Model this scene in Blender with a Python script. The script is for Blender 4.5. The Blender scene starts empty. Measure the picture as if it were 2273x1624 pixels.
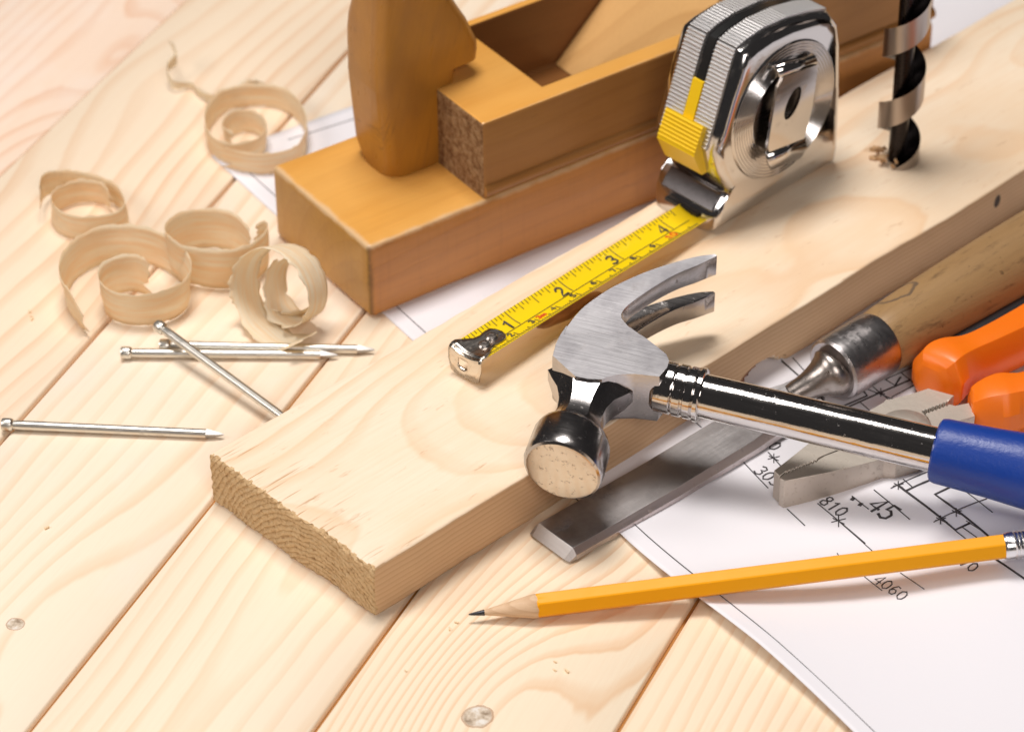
import bpy, bmesh, math, random
from mathutils import Vector, Matrix, noise
PI=math.pi
sc=bpy.context.scene; COL=sc.collection
sc.unit_settings.scale_length=0.1          # one unit is 100 mm
# ------------------------------------------------------------ camera
F_PX,PITCH,ROLL,DIST=7000.0,0.645,-0.012,11.04
CX,CY=1136.5,812.0
cpos=Vector((0,-DIST*math.cos(PITCH),DIST*math.sin(PITCH)))
fw=Vector((0,math.cos(PITCH),-math.sin(PITCH))); rt=Vector((1,0,0)); up=rt.cross(fw)
Rv=rt*math.cos(ROLL)+up*math.sin(ROLL); Uv=-rt*math.sin(ROLL)+up*math.cos(ROLL)
def ray(u,v): return (fw+Rv*((u-CX)/F_PX)-Uv*((v-CY)/F_PX))
def at(u,v,z=0.0):
    d=ray(u,v); return cpos+d*((z-cpos.z)/d.z)
def atp(u,v,P0,N):
    d=ray(u,v); return cpos+d*((P0-cpos).dot(N)/d.dot(N))
cd=bpy.data.cameras.new('camera'); cam=bpy.data.objects.new('camera',cd); COL.objects.link(cam)
cam.matrix_world=Matrix(((Rv.x,Uv.x,-fw.x,cpos.x),(Rv.y,Uv.y,-fw.y,cpos.y),(Rv.z,Uv.z,-fw.z,cpos.z),(0,0,0,1)))
cd.sensor_width=36; cd.sensor_fit='HORIZONTAL'; cd.lens=36*F_PX/2273; cd.clip_start=.1; cd.clip_end=200
cd.dof.use_dof=True; cd.dof.aperture_fstop=1.25; cd.dof.aperture_blades=8
cd.dof.focus_distance=(at(1260,960,.3)-cpos).dot(fw)
sc.camera=cam
# ------------------------------------------------------------ light
def area(name,loc,target,size,power,color,sy=None):
    l=bpy.data.lights.new(name,'AREA'); l.shape='RECTANGLE'; l.size=size; l.size_y=sy or size; l.energy=power; l.color=color
    o=bpy.data.objects.new(name,l); COL.objects.link(o); o.location=loc
    o.rotation_euler=(Vector(target)-Vector(loc)).to_track_quat('-Z','Y').to_euler(); return o
area('key_softbox',(-1.6,2.6,16.6),(0,0,0),6.6,2370,(1.0,.955,.91),4.4)
area('side_softbox',(-9.8,-2.8,8.4),(0,0,0),5.0,560,(1.0,.94,.90))
area('front_softbox',(3.0,-13,10.5),(0,0,0),6.0,800,(1.0,.93,.89))
w=bpy.data.worlds.new('World'); sc.world=w; w.use_nodes=True
w.node_tree.nodes['Background'].inputs[0].default_value=(1.0,.93,.93,1); w.node_tree.nodes['Background'].inputs[1].default_value=.035
sc.view_settings.view_transform='Standard'; sc.view_settings.look='None'; sc.view_settings.exposure=0; sc.view_settings.gamma=1
sc.view_settings.use_curve_mapping=False
# ------------------------------------------------------------ node helpers
class NB:
    def __init__(s,name):
        s.m=bpy.data.materials.new(name); s.m.use_nodes=True; s.t=s.m.node_tree; s.n=s.t.nodes
        s.b=s.n['Principled BSDF']
    def lk(s,a,b): s.t.links.new(a,b)
    def setv(s,inp,v):
        if isinstance(v,bpy.types.NodeSocket): s.lk(v,inp)
        elif v is not None:
            if isinstance(v,(tuple,list)) and len(v)==3 and inp.type=='RGBA': v=(*v,1)
            inp.default_value=v
    def math(s,op,a,b=None,c=None,clamp=False):
        n=s.n.new('ShaderNodeMath'); n.operation=op; n.use_clamp=clamp
        s.setv(n.inputs[0],a); s.setv(n.inputs[1],b); s.setv(n.inputs[2],c); return n.outputs[0]
    def add(s,a,b): return s.math('ADD',a,b)
    def sub(s,a,b): return s.math('SUBTRACT',a,b)
    def mul(s,a,b): return s.math('MULTIPLY',a,b)
    def sq(s,a): return s.math('POWER',s.math('ABSOLUTE',a),2.0)
    def coord(s,kind='Object'): return s.n.new('ShaderNodeTexCoord').outputs[kind]
    def vm(s,v,sc_=(1,1,1),of=(0,0,0)):
        n=s.n.new('ShaderNodeVectorMath'); n.operation='MULTIPLY_ADD'; s.lk(v,n.inputs[0]); n.inputs[1].default_value=sc_; n.inputs[2].default_value=of; return n.outputs[0]
    def sep(s,v):
        n=s.n.new('ShaderNodeSeparateXYZ'); s.lk(v,n.inputs[0]); return n.outputs
    def noise(s,v,scale=1,detail=3,rough=.5,dist=0):
        n=s.n.new('ShaderNodeTexNoise'); s.lk(v,n.inputs['Vector']); n.inputs['Scale'].default_value=scale; n.inputs['Detail'].default_value=detail
        n.inputs['Roughness'].default_value=rough; n.inputs['Distortion'].default_value=dist; return n.outputs[0]
    def ramp(s,f,stops,interp='LINEAR'):
        n=s.n.new('ShaderNodeValToRGB'); s.setv(n.inputs[0],f); r=n.color_ramp; r.interpolation=interp
        while len(r.elements)<len(stops): r.elements.new(.5)
        for e,(p,c) in zip(r.elements,stops):
            e.position=p; e.color=(c,c,c,1) if not isinstance(c,(tuple,list)) else (*c,1)
        return n.outputs[0]
    def mix(s,f,a,b,blend='MIX'):
        n=s.n.new('ShaderNodeMix'); n.data_type='RGBA'; n.blend_type=blend
        s.setv(n.inputs[0],f); s.setv(n.inputs[6],a); s.setv(n.inputs[7],b); return n.outputs[2]
    def bump(s,h,strength=.3,dist=.01,normal=None):
        n=s.n.new('ShaderNodeBump'); s.lk(h,n.inputs['Height']); n.inputs['Strength'].default_value=strength; n.inputs['Distance'].default_value=dist
        if normal is not None: s.lk(normal,n.inputs['Normal'])
        return n.outputs[0]
    def out(s,color=None,rough=None,metal=None,normal=None,spec=None,coat=None):
        if color is not None: s.setv(s.b.inputs['Base Color'],color)
        if rough is not None: s.setv(s.b.inputs['Roughness'],rough)
        if metal is not None: s.setv(s.b.inputs['Metallic'],metal)
        if normal is not None: s.lk(normal,s.b.inputs['Normal'])
        if spec is not None: s.setv(s.b.inputs['Specular IOR Level'],spec)
        if coat is not None: s.setv(s.b.inputs['Coat Weight'],coat)
        return s.m

def wood(name,light,dark,freq=30,y0=0,d0=.2,wy=.25,wd=.25,xw=.35,knots=(),strength=.8,seed=0,rough=.5,fib=.25,bump=.25,
         dust=0.0,pale=None,smap=(1,1,1),mottle=.3,mcol=None,spots=0,swap=None,extra=None,spec=.35,tear=None):
    b=NB(name); co=b.coord()
    if swap: 
        n=b.n.new('ShaderNodeVectorRotate'); n.rotation_type='EULER_XYZ'; b.lk(co,n.inputs[0]); n.inputs['Rotation'].default_value=swap; co=n.outputs[0]
    co=b.vm(co,smap)
    x,y,z=b.sep(co)
    so=seed*7.31
    n1=b.noise(b.vm(co,(xw,.8,.8),(so,so*.3,0)),1.0,2,.45)
    n2=b.noise(b.vm(co,(xw*1.3,.25,.4),(so*1.7,5,so)),1.0,2,.5)
    n3=b.noise(b.vm(co,(1.6,7,7),(so,0,so)),1.0,3,.55)
    yc=b.add(b.sub(y,y0),b.mul(b.sub(n1,.5),wy*2))
    d=b.add(d0,b.add(b.mul(b.sub(n2,.5),wd*2),b.mul(z,.8)))
    t=b.math('SQRT',b.add(b.sq(yc),b.sq(d)))
    t=b.add(t,b.mul(b.sub(n3,.5),.035))
    cores=None
    for (kx,ky,r,K,ax,ay) in knots:
        dx=b.sub(x,kx); dy=b.sub(y,ky)
        e=b.math('EXPONENT',b.mul(b.add(b.sq(b.mul(dx,1/ax)),b.sq(b.mul(dy,1/ay))),-1.0))
        t=b.add(t,b.mul(e,K))
        rr=b.math('SQRT',b.add(b.sq(b.mul(dx,1/(r*1.0))),b.sq(b.mul(dy,1/r))))
        rr=b.add(rr,b.mul(b.sub(b.noise(co,14,3),.5),.7))
        cores=rr if cores is None else b.math('MINIMUM',cores,rr)
    ring=b.math('FRACT',b.mul(t,freq))
    prof=b.ramp(ring,[(0,0),(.50,.05),(.78,.7),(.89,1),(1.0,0)],'EASE')
    sm=b.ramp(b.noise(b.vm(co,(.5,2.2,2.2),(so,9,3)),1,2),[(.3,.35),(.7,1)])
    fac=b.mul(b.mul(prof,sm),strength)
    col=b.mix(fac,light,dark)
    fibre=b.noise(b.vm(co,(2.2,60,60),(so,0,0)),1,4,.6)
    fibre2=b.noise(b.vm(co,(9,190,190),(so,4,0)),1,3,.6)
    col=b.mix(b.mul(b.math('SUBTRACT',fibre,.45,clamp=True),fib*2.4),col,dark)
    col=b.mix(b.mul(b.math('SUBTRACT',fibre2,.5,clamp=True),fib*1.6),col,tuple(c*.72 for c in dark))
    mo=b.ramp(b.noise(b.vm(co,(.9,2.0,2.0),(so*2,1,7)),1.2,4,.6),[(.38,0),(.68,1)])
    col=b.mix(b.mul(mo,mottle),col,mcol or pale or light)
    if dust:
        dm=b.ramp(b.noise(b.vm(co,(1.1,2.0,1),(so,8,2)),1.3,5,.65),[(.5,0),(.72,1)])
        col=b.mix(b.mul(dm,dust),col,(.86,.80,.76))
    if spots:
        sp=b.ramp(b.noise(b.vm(co,(4,14,14),(so,1,1)),1.6,4,.7),[(.62,0),(.74,1)])
        col=b.mix(b.mul(sp,spots),col,tuple(c*.8 for c in dark))
    hgt=b.add(b.mul(fibre,.7),b.add(b.mul(prof,.5),b.mul(fibre2,.5)))
    if cores is not None:
        rim=b.ramp(cores,[(.0,0),(.80,0),(1.0,1),(1.12,.75),(1.9,.22),(3.2,0)])
        cc=b.ramp(b.noise(co,26,4,.7),[(.35,(.30,.22,.15)),(.5,(.66,.55,.43)),(.62,(.80,.76,.70))])
        col=b.mix(b.ramp(cores,[(.82,1),(.95,0)]),col,cc)
        col=b.mix(b.mul(rim,.8),col,(.30,.12,.045))
    if tear:   # torn fibres beside a sawn end
        mk=b.ramp(b.add(x,b.mul(b.sub(b.noise(b.vm(co,(0,9,0)),1,2),.5),.34)),[(0,1),(tear,.9),(tear*2.2,0)])
        st=b.ramp(b.noise(b.vm(co,(3.5,85,1),(0,3,0)),1,3,.55),[(.60,0),(.70,1)])
        st=b.mul(st,mk); col=b.mix(b.mul(st,.85),col,(.56,.27,.09)); hgt=b.sub(hgt,b.mul(st,2.5))
    if extra: col=extra(b,co,col)
    rg=b.add(rough,b.mul(b.sub(fibre,.5),.15))
    return b.out(col,rg,0,b.bump(hgt,bump,.006),spec)

def metal(name,col,rough,scratch=.3,dirt=0,dcol=(.12,.08,.06),sdir=(3,160,160),blot=0,bcol=(.2,.2,.21),bump=.08,seed=0,drange=(.55,.72),dscale=9):
    b=NB(name); co=b.coord()
    s1=b.noise(b.vm(co,sdir,(seed,0,0)),1,3,.6); s2=b.noise(b.vm(co,(sdir[1],sdir[0],sdir[2]),(0,seed,0)),.5,3,.6)
    c=col
    if blot:
        bl=b.ramp(b.noise(b.vm(co,(1,1,1),(seed,seed,2)),3.2,5,.65),[(.45,0),(.62,1)]); c=b.mix(b.mul(bl,blot),c,bcol)
    if dirt:
        dm=b.ramp(b.noise(b.vm(co,(1,1,1),(seed+3,1,2)),dscale,6,.72),[(drange[0],0),(drange[1],1)]); c=b.mix(b.mul(dm,dirt),c,dcol)
        rg=b.add(rough,b.mul(dm,.3))
    else: rg=rough
    rg=b.add(rg,b.mul(b.sub(s1,.5),scratch))
    wob=b.noise(co,5,3,.5)
    return b.out(c,rg,1.0,b.bump(b.add(b.add(b.mul(s1,.5),b.mul(s2,.5)),b.mul(wob,.6)),bump,.004))
def plastic(name,col,rough=.35,bump=.05,bs=60,wear=0,wcol=(.5,.5,.5),spec=.5,sss=0):
    b=NB(name); co=b.coord(); n=b.noise(co,bs,3,.5); n2=b.noise(co,9,4,.6)
    c=b.mix(b.mul(n2,.18),col,tuple(x*.7 for x in col))
    if wear: c=b.mix(b.mul(b.ramp(b.noise(co,22,5,.7),[(.62,0),(.74,1)]),wear),c,wcol)
    if sss:
        b.b.inputs['Subsurface Weight'].default_value=sss; b.b.inputs['Subsurface Radius'].default_value=(.05,.02,.01)
    return b.out(c,b.add(rough,b.mul(b.sub(n2,.5),.15)),0,b.bump(n,bump,.004),spec)
# ------------------------------------------------------------ mesh helpers
class MS:
    def __init__(s): s.v=[]; s.f=[]; s.mi=[]; s.uv=None
    def quad(s,*p,mi=0):
        i=len(s.v); s.v+= [Vector(q) for q in p]; s.f.append(tuple(range(i,i+len(p)))); s.mi.append(mi)
    def loft(s,secs,caps=(True,True),closed=True,mi=0):
        i0=len(s.v); n=len(secs[0])
        for q in secs: s.v+=[Vector(p) for p in q]
        for k in range(len(secs)-1):
            for j in range(n if closed else n-1):
                a=i0+k*n+j; b=i0+k*n+(j+1)%n; s.f.append((a,b,b+n,a+n)); s.mi.append(mi)
        if closed and caps[0]: s.f.append(tuple(i0+j for j in reversed(range(n)))); s.mi.append(mi)
        if closed and caps[1]: s.f.append(tuple(i0+(len(secs)-1)*n+j for j in range(n))); s.mi.append(mi)
    def prism(s,poly,z0,z1,fn=None,mi=0):
        fn=fn or (lambda a,b,c:Vector((a,b,c)))
        s.loft([[fn(a,b,z0) for a,b in poly],[fn(a,b,z1) for a,b in poly]],mi=mi)
    def box(s,x0,x1,y0,y1,z0,z1,mi=0): s.prism([(x0,y0),(x1,y0),(x1,y1),(x0,y1)],z0,z1,mi=mi)
    def tube(s,path,rad,n=16,caps=(True,True),mi=0,flat=None):
        path=[Vector(p) for p in path]; secs=[]
        if not isinstance(rad,(list,tuple)): rad=[rad]*len(path)
        ref=None
        for i,p in enumerate(path):
            d=(path[min(i+1,len(path)-1)]-path[max(i-1,0)]).normalized()
            if ref is None: ref=Vector((0,0,1)) if abs(d.z)<.9 else Vector((1,0,0))
            a=(ref-d*ref.dot(d)).normalized(); ref=a; c=d.cross(a)
            r=rad[i]; r1,r2=(r if isinstance(r,(tuple,list)) else (r,r))
            secs.append([p+a*(math.cos(2*PI*j/n)*r1)+c*(math.sin(2*PI*j/n)*r2) for j in range(n)])
        s.loft(secs,caps,mi=mi)
    def lathe(s,P,A,prof,n=32,mi=0,caps=(True,True)):
        P=Vector(P); A=Vector(A).normalized(); a=A.orthogonal().normalized(); c=A.cross(a)
        s.loft([[P+A*t+a*(math.cos(2*PI*j/n)*r)+c*(math.sin(2*PI*j/n)*r) for j in range(n)] for r,t in prof],caps,mi=mi)
    def rbox(s,lo,hi,r=.01,res=(None,None,None),fn=None,mi=0):
        ax=[]
        for k in range(3):
            l,h=lo[k],hi[k]; xs=[l,l+r*.42,l+r]; 
            m=res[k] if res[k] else [l+(h-l)*.5]
            xs+= [q for q in m if l+r<q<h-r]; xs+=[h-r,h-r*.42,h]; ax.append(xs)
        idx={}; 
        def vi(i,j,k):
            key=(i,j,k)
            if key not in idx:
                p=Vector((ax[0][i],ax[1][j],ax[2][k])); q=Vector([min(max(p[c],lo[c]+r),hi[c]-r) for c in range(3)]); d=p-q
                if d.length>1e-9: p=q+d.normalized()*r
                if fn: p=fn(p)
                idx[key]=len(s.v); s.v.append(p)
            return idx[key]
        N=[len(a) for a in ax]
        for a,b,c in ((0,1,2),(1,2,0),(2,0,1)):
            for side in (0,N[c]-1):
                for i in range(N[a]-1):
                    for j in range(N[b]-1):
                        def key(i_,j_):
                            k=[0,0,0]; k[a]=i_; k[b]=j_; k[c]=side; return vi(*k)
                        q=(key(i,j),key(i+1,j),key(i+1,j+1),key(i,j+1))
                        s.f.append(q if side else q[::-1]); s.mi.append(mi)
def link(name,ms,mat,parent=None,smooth=True,ang=35,bevel=0,bseg=2,solid=0,fixn=True,subd=0):
    me=bpy.data.meshes.new(name); me.from_pydata([tuple(v) for v in ms.v],[],ms.f)
    mats=mat if isinstance(mat,(list,tuple)) else [mat]
    for m in mats: me.materials.append(m)
    me.polygons.foreach_set('material_index',ms.mi)
    if ms.uv:
        ul=me.uv_layers.new(name='UVMap')
        for l in me.loops: ul.data[l.index].uv=ms.uv[l.vertex_index]
    if fixn:
        bm=bmesh.new(); bm.from_mesh(me); bmesh.ops.recalc_face_normals(bm,faces=bm.faces); bm.to_mesh(me); bm.free()
    me.update()
    if smooth:
        me.polygons.foreach_set('use_smooth',[True]*len(me.polygons)); me.set_sharp_from_angle(angle=math.radians(ang))
    o=bpy.data.objects.new(name,me); COL.objects.link(o)
    if parent: o.parent=parent
    if solid:
        m=o.modifiers.new('s','SOLIDIFY'); m.thickness=solid; m.offset=0
    if bevel:
        m=o.modifiers.new('b','BEVEL'); m.width=bevel; m.segments=bseg; m.limit_method='ANGLE'; m.angle_limit=math.radians(28); m.harden_normals=False
    if subd:
        m=o.modifiers.new('d','SUBSURF'); m.levels=subd; m.render_levels=subd
    return o
def thing(name,label,cat,M=None,group=None):
    o=bpy.data.objects.new(name,None); COL.objects.link(o); o.empty_display_size=.1
    if M is not None: o.matrix_world=M
    tag(o,label,cat,group); return o
def tag(o,label,cat,group=None,kind=None):
    if label: o['label']=label
    if cat: o['category']=cat
    if group: o['group']=group
    if kind: o['kind']=kind
def frame(P,a): return Matrix.Translation(P)@Matrix.Rotation(a,4,'Z')
def frame3(P,X,Z):
    X=Vector(X).normalized(); Z=Vector(Z); Z=(Z-X*Z.dot(X)).normalized(); Y=Z.cross(X)
    return Matrix(((X.x,Y.x,Z.x,P[0]),(X.y,Y.y,Z.y,P[1]),(X.z,Y.z,Z.z,P[2]),(0,0,0,1)))
def crom(pts,k=8):
    out=[]; n=len(pts)
    for i in range(n-1):
        p0,p1,p2,p3=pts[max(i-1,0)],pts[i],pts[i+1],pts[min(i+2,n-1)]
        for j in range(k):
            t=j/k; out.append(tuple(.5*((2*b)+(c-a)*t+(2*a-5*b+4*c-d)*t*t+(3*b-a-3*c+d)*t**3) for a,b,c,d in zip(p0,p1,p2,p3)))
    out.append(tuple(pts[-1])); return out
def lin(a,b,n): return [a+(b-a)*i/(n-1) for i in range(n)]
def fbm(p,o=3):
    return sum(noise.noise(Vector(p)*(2**k))/2**k for k in range(o))
STROKES={'0':[[(.5,1),(.12,.8),(.05,.5),(.12,.2),(.5,0),(.88,.2),(.95,.5),(.88,.8),(.5,1)]],
 '1':[[(.2,.78),(.55,1),(.55,0)]],'2':[[(.08,.78),(.25,.97),(.6,1),(.88,.82),(.82,.58),(.45,.35),(.06,0),(.95,0)]],
 '3':[[(.1,.9),(.45,1),(.85,.88),(.82,.62),(.42,.54),(.88,.42),(.9,.14),(.5,0),(.08,.1)]],
 '4':[[(.78,0),(.78,1),(.05,.3),(.98,.3)]],'5':[[(.88,1),(.2,1),(.14,.56),(.5,.64),(.9,.46),(.88,.14),(.5,0),(.08,.1)]],
 '6':[[(.85,.95),(.45,.98),(.12,.6),(.08,.25),(.35,.0),(.75,.03),(.92,.3),(.7,.55),(.35,.53),(.1,.33)]],
 '7':[[(.05,1),(.95,1),(.4,0)]],'8':[[(.5,.53),(.16,.68),(.2,.93),(.5,1),(.8,.93),(.84,.68),(.5,.53),(.1,.36),(.12,.08),(.5,0),(.88,.08),(.9,.36),(.5,.53)]],
 '9':[[(.9,.65),(.65,.45),(.25,.45),(.08,.72),(.3,.97),(.68,1),(.9,.75),(.88,.35),(.6,.03),(.2,.04)]],
 'm':[[(.0,0),(.0,.62)],[(.0,.45),(.25,.64),(.48,.5),(.48,0)],[(.48,.45),(.75,.64),(1,.5),(1,0)]],'.':[[(.4,0),(.5,.02)]]}
def ribbon(ms,pts,wd,fn,mi=0,sub=.05):
    P=[]
    for i in range(len(pts)-1):
        a=Vector(pts[i]); b=Vector(pts[i+1]); k=max(1,int((b-a).length/sub))
        for j in range(k): P.append(a.lerp(b,j/k))
    P.append(Vector(pts[-1])); row=[]
    for i,p in enumerate(P):
        d=(P[min(i+1,len(P)-1)]-P[max(i-1,0)]); d=d.normalized() if d.length>0 else Vector((1,0)); n=Vector((-d.y,d.x))*wd*.5
        if i==0: p=p-d*wd*.3
        if i==len(P)-1: p=p+d*wd*.3
        row.append([fn(*(p+n)),fn(*(p-n))])
    ms.loft(row,closed=False,mi=mi)
def text(ms,s,org,dx,h,wd,fn,up_=None,wr=.62,mi=0,gap=.28):
    dx=Vector(dx).normalized(); dy=Vector(up_).normalized() if up_ else Vector((-dx.y,dx.x)); x=0; cw=h*wr
    tot=len(s)*cw+(len(s)-1)*cw*gap; o=Vector(org)-dx*tot/2-dy*h/2
    for ch in s:
        for st in STROKES[ch]: ribbon(ms,[o+dx*(x+a*cw)+dy*(b*h) for a,b in st],wd,fn,mi,sub=9)
        x+=cw*(1+gap)
# ============================================================ TABLETOP
GA=1.152; MG=frame(Vector((0,0,0)),GA); MGi=MG.inverted()
def tl(u,v,z=0): return MGi@at(u,v,z)
glines=[((140,257),(380,32)),((0,980),(757,130)),((60,1624),(800,700)),((693,1624),(910,1324)),((1367,1624),(1536,1346))]
edges=[]
for a,b in glines:
    p,q=tl(*a),tl(*b); sl=(q.y-p.y)/(q.x-p.x); sl=max(-.02,min(.02,sl)); m=(p+q)/2; edges.append((m.y-sl*m.x,sl))
edges=[(edges[0][0]+.83*2,0),(edges[0][0]+.83,0)]+edges+[(edges[-1][0]-.83,0),(edges[-1][0]-1.66,0),(edges[-1][0]-2.49,0),(edges[-1][0]-3.3,0),(edges[-1][0]-4.1,0)]
table=thing('tabletop','pale pine plank tabletop with dark joints under the tools','table',MG); table['kind']='structure'
LT=(.90,.76,.58); DK=(.78,.48,.25)
k1=tl(1062,1590); k2=tl(33,1385); k3=tl(320,120); k4=tl(165,70)
pk={1:dict(knots=[(k3.x,k3.y,.028,.30,.55,.2)],light=(.88,.70,.56),dark=(.76,.44,.27),strength=.75,freq=15,mottle=.3,mcol=(.86,.70,.60),dust=.35),
    2:dict(strength=.75,freq=10,wd=.5,wy=.4,light=(.88,.73,.56),dark=(.76,.47,.27)),
    3:dict(knots=[(k2.x,k2.y,.030,.22,.7,.22)],strength=.7,freq=10,dust=.3,y0=edges[3][0]+.5,d0=.05,wy=.22,wd=.3,light=(.91,.78,.62),dark=(.80,.51,.29)),
    4:dict(strength=.62,freq=13,y0=edges[4][0]-.45,d0=.10,wy=.16,wd=.3,light=(.90,.77,.60),dark=(.79,.49,.27)),
    5:dict(knots=[(k1.x,k1.y,.050,.42,.62,.30)],strength=.78,freq=17,y0=edges[5][0]+1.0,d0=.1,wy=.12,wd=.1,light=(.90,.76,.58),dark=(.76,.45,.23)),
    6:dict(strength=.7,freq=22,y0=edges[6][0]+1.6,d0=.1,wy=.10,wd=.1,light=(.90,.75,.57),dark=(.77,.46,.24))}
for i in range(len(edges)-1):
    (a0,s0),(a1,s1)=edges[i],edges[i+1]; gap=.0085; ga=.0012 if i==2 else gap; gb=.0012 if i==1 else gap
    kw=dict(freq=16,strength=.55); kw.update(pk.get(i,{})); kw.pop('dk',None)
    light=kw.pop('light',LT); dark=kw.pop('dark',DK)
    m=wood('pine_%d'%i,light,dark,seed=i+2,rough=.42,bump=.10,fib=.14,**kw)
    ms=MS()
    def fn(p,a0=a0,s0=s0,a1=a1,s1=s1):
        lo=a1+s1*p.x+gap; hi=a0+s0*p.x-gap; return Vector((p.x,lo+(hi-lo)*p.y,p.z))
    y=lambda q:q
    w_=abs(a0-a1); xs=[-6,9]; secs=[]
    prof=lambda g_:[(g_,-.2),(g_,-.009),(g_+.002,-.003),(g_+.006,0)]
    for x in (-6,-3,0,3,6,9):
        lo=a1+s1*x; hi=a0+s0*x
        secs.append([Vector((x,lo+o_,z_)) for o_,z_ in prof(gb)]+[Vector((x,hi-o_,z_)) for o_,z_ in reversed(prof(ga))])
    ms.loft(secs); link('plank',ms,m,table,ang=60)
ms=MS(); ms.box(-6,9,edges[-1][0],edges[0][0],-.28,-.024); link('tongue_backing',ms,wood('joint_wood',(.52,.24,.07),(.40,.17,.045),rough=.8),table)  # dark tongue wood, tinted more orange to imitate light bouncing inside the joints
# ============================================================ PAPER DRAWING
P_a=at(520,405); P_b=at(1380,1195); pdir=(P_b-P_a).normalized(); ang=math.atan2(pdir.y,pdir.x)
tE=(at(765,250)-at(480,350)).normalized()
corner=at(470,349)
MP=frame(corner,ang); MPi=MP.inverted()   # local x down the left edge, local y towards the right
hump=MPi@at(2190,1215); lowr=MPi@at(1850,1600)
def ph(x,y):
    h=.004
    q=MP@Vector((x,y,0))
    d=((x-hump.x)/.55)**2+((y-hump.y)/.35)**2; h+=.075*math.exp(-d)
    # left edge lift towards the viewer's corner
    e=math.exp(-max(y,0)/.22)
    s=max(0,min(1,(x-2.45)/1.0)); h+=e*.055*s*(.75+.25*math.sin(x*4.2+.8))
    e2=math.exp(-max(y,0)/.18); s2=math.exp(-((x-2.10)/.22)**2); h+=e2*.022*s2
    h+=.004*math.sin(x*4+y*2)*s
    return h
paper=thing('paper_drawing','large white sheet with black floor plan lines lying under the tools','paper',MP)
ms=MS(); xs=lin(0,5.2,131); ys=[0,.02,.05,.1,.15,.2,.3,.4,.5,.6]+lin(.7,5.5,49)
ms.loft([[Vector((x,y+.018*math.sin(x*3.6+.5)*math.exp(-y*5)*max(0,min(1,x-1.8)),ph(x,y))) for y in ys] for x in xs],closed=False)
b=NB('paper'); co=b.coord(); n=b.noise(co,2,3,.5); n2=b.noise(co,40,3,.6)
b.out(b.mix(b.mul(n,.3),(.83,.815,.86),(.80,.78,.83)),.62,0,b.bump(b.add(n,b.mul(n2,.1)),.12,.02),.3)
psheet=ms; pmat=b.m; psheet.mi=[0]*len(psheet.f)
c3=lambda x,y:(1136.5+x*.25,781+y*.25); c5=lambda x,y:(1705+x*.25,799+y*.25); c7=lambda x,y:(1021+x*.5508,1145.4+y*.5508)
def pl(u,v):
    q=MPi@at(u,v,.004)
    for _ in range(2): q=MPi@at(u,v,ph(q.x,q.y))
    return Vector((q.x,q.y))
pf=lambda x,y:Vector((x,y,ph(x,y)+.0022))
ms=psheet
def ln(c,pts,wd=.0034): ribbon(ms,[pl(*c(*p)) for p in pts],wd,pf,1)
T=.0078; c1=lambda x,y:(x,y)
for pts in ([(1150,1110),(1220,1165),(1660,1510),(1790,1450)],[(1225,1162),(1520,1035)],[(1640,1120),(1480,1195),(1950,1560)]): ln(c5,pts,T)
for pts in ([(1090,1140),(1440,985)],[(1470,1440),(1940,1235)],[(1730,1490),(1850,1575)],[(1660,1515),(1750,1585)],[(1200,1060),(1280,1130)],[(1740,1160),(1990,1355)],
  [(0,820),(110,940)],[(440,1275),(860,1628)],[(170,1325),(325,1470)],[(745,1210),(890,1325)],[(940,1155),(1255,1415)],[(930,240),(1060,345)],[(810,370),(900,450)],
  [(120,15),(265,140)],[(1040,175),(1130,230)],[(1050,170),(1290,65)],[(1180,115),(1290,205)],[(560,290),(420,350)],[(1290,230),(1100,330)],[(600,150),(1290,420)]): ln(c5,pts)
for pts in ([(660,415),(880,320),(850,285)],[(700,425),(1000,290),(1260,180)],[(1175,155),(1130,225)],[(460,325),(500,372)]): ln(c5,pts,.007)
for x,y,r in ((50,875,50),(625,1432,62),(1155,1115,45),(1530,1420,45),(1670,1355,45),(1000,290,45)):
    ln(c5,[(x-r,y+.15*r),(x+r,y-.35*r)]); ln(c5,[(x-.8*r,y-.4*r),(x+.8*r,y+.4*r)]); ln(c5,[(x,y-.8*r),(x,y+.8*r)])
for pts in ([(1590,595),(1680,670)],[(560,1300),(620,1350)],[(690,1235),(725,1263)],[(2030,955),(2273,1210)],[(2150,400),(2000,290)]): ln(c3,pts)
for pts in ([(1530,25),(1660,140)],[(1630,245),(1700,300)],[(1775,230),(1870,295)],[(2040,20),(2125,75)],[(1520,150),(1526,160)]): ln(c7,pts,.0026)
ln(c7,[(2160,175),(2290,265)],.007); ribbon(ms,[(x_,.062+.013*math.sin(x_*3.6+.5)*max(0,min(1,x_-1.8))) for x_ in lin(.10,5.1,90)],.0026,pf,1)
ln(c1,[(640,311),(790,264)],.0026)
ln(c1,[(1760,795),(1800,840)]); ln(c1,[(1735,800),(1830,885)],.004)
inkb=NB('ink'); inkb.out((.055,.05,.055),.6)
def ptxt(s,u,v,h,wd=.0055,d=(100,71)):
    a=pl(u,v); b2=pl(u+d[0]*.3,v+d[1]*.3); dx=b2-a; text(ms,s,a,dx,h,wd,pf,mi=1)
ptxt('810',*c5(585,1300),.047); ptxt('45',*c5(1020,1320),.07,.0095); ptxt('..',*c5(840,1232),.05,.016)
ptxt('30',*c5(30,745),.045); ptxt('305',1706,1057,.048); ptxt('4060',1977,1304,.042,.004); ptxt('70',*c7(2052,197),.04,.0045)
link('sheet',ms,[pmat,inkb.m],paper,solid=.0012,fixn=False)
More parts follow.
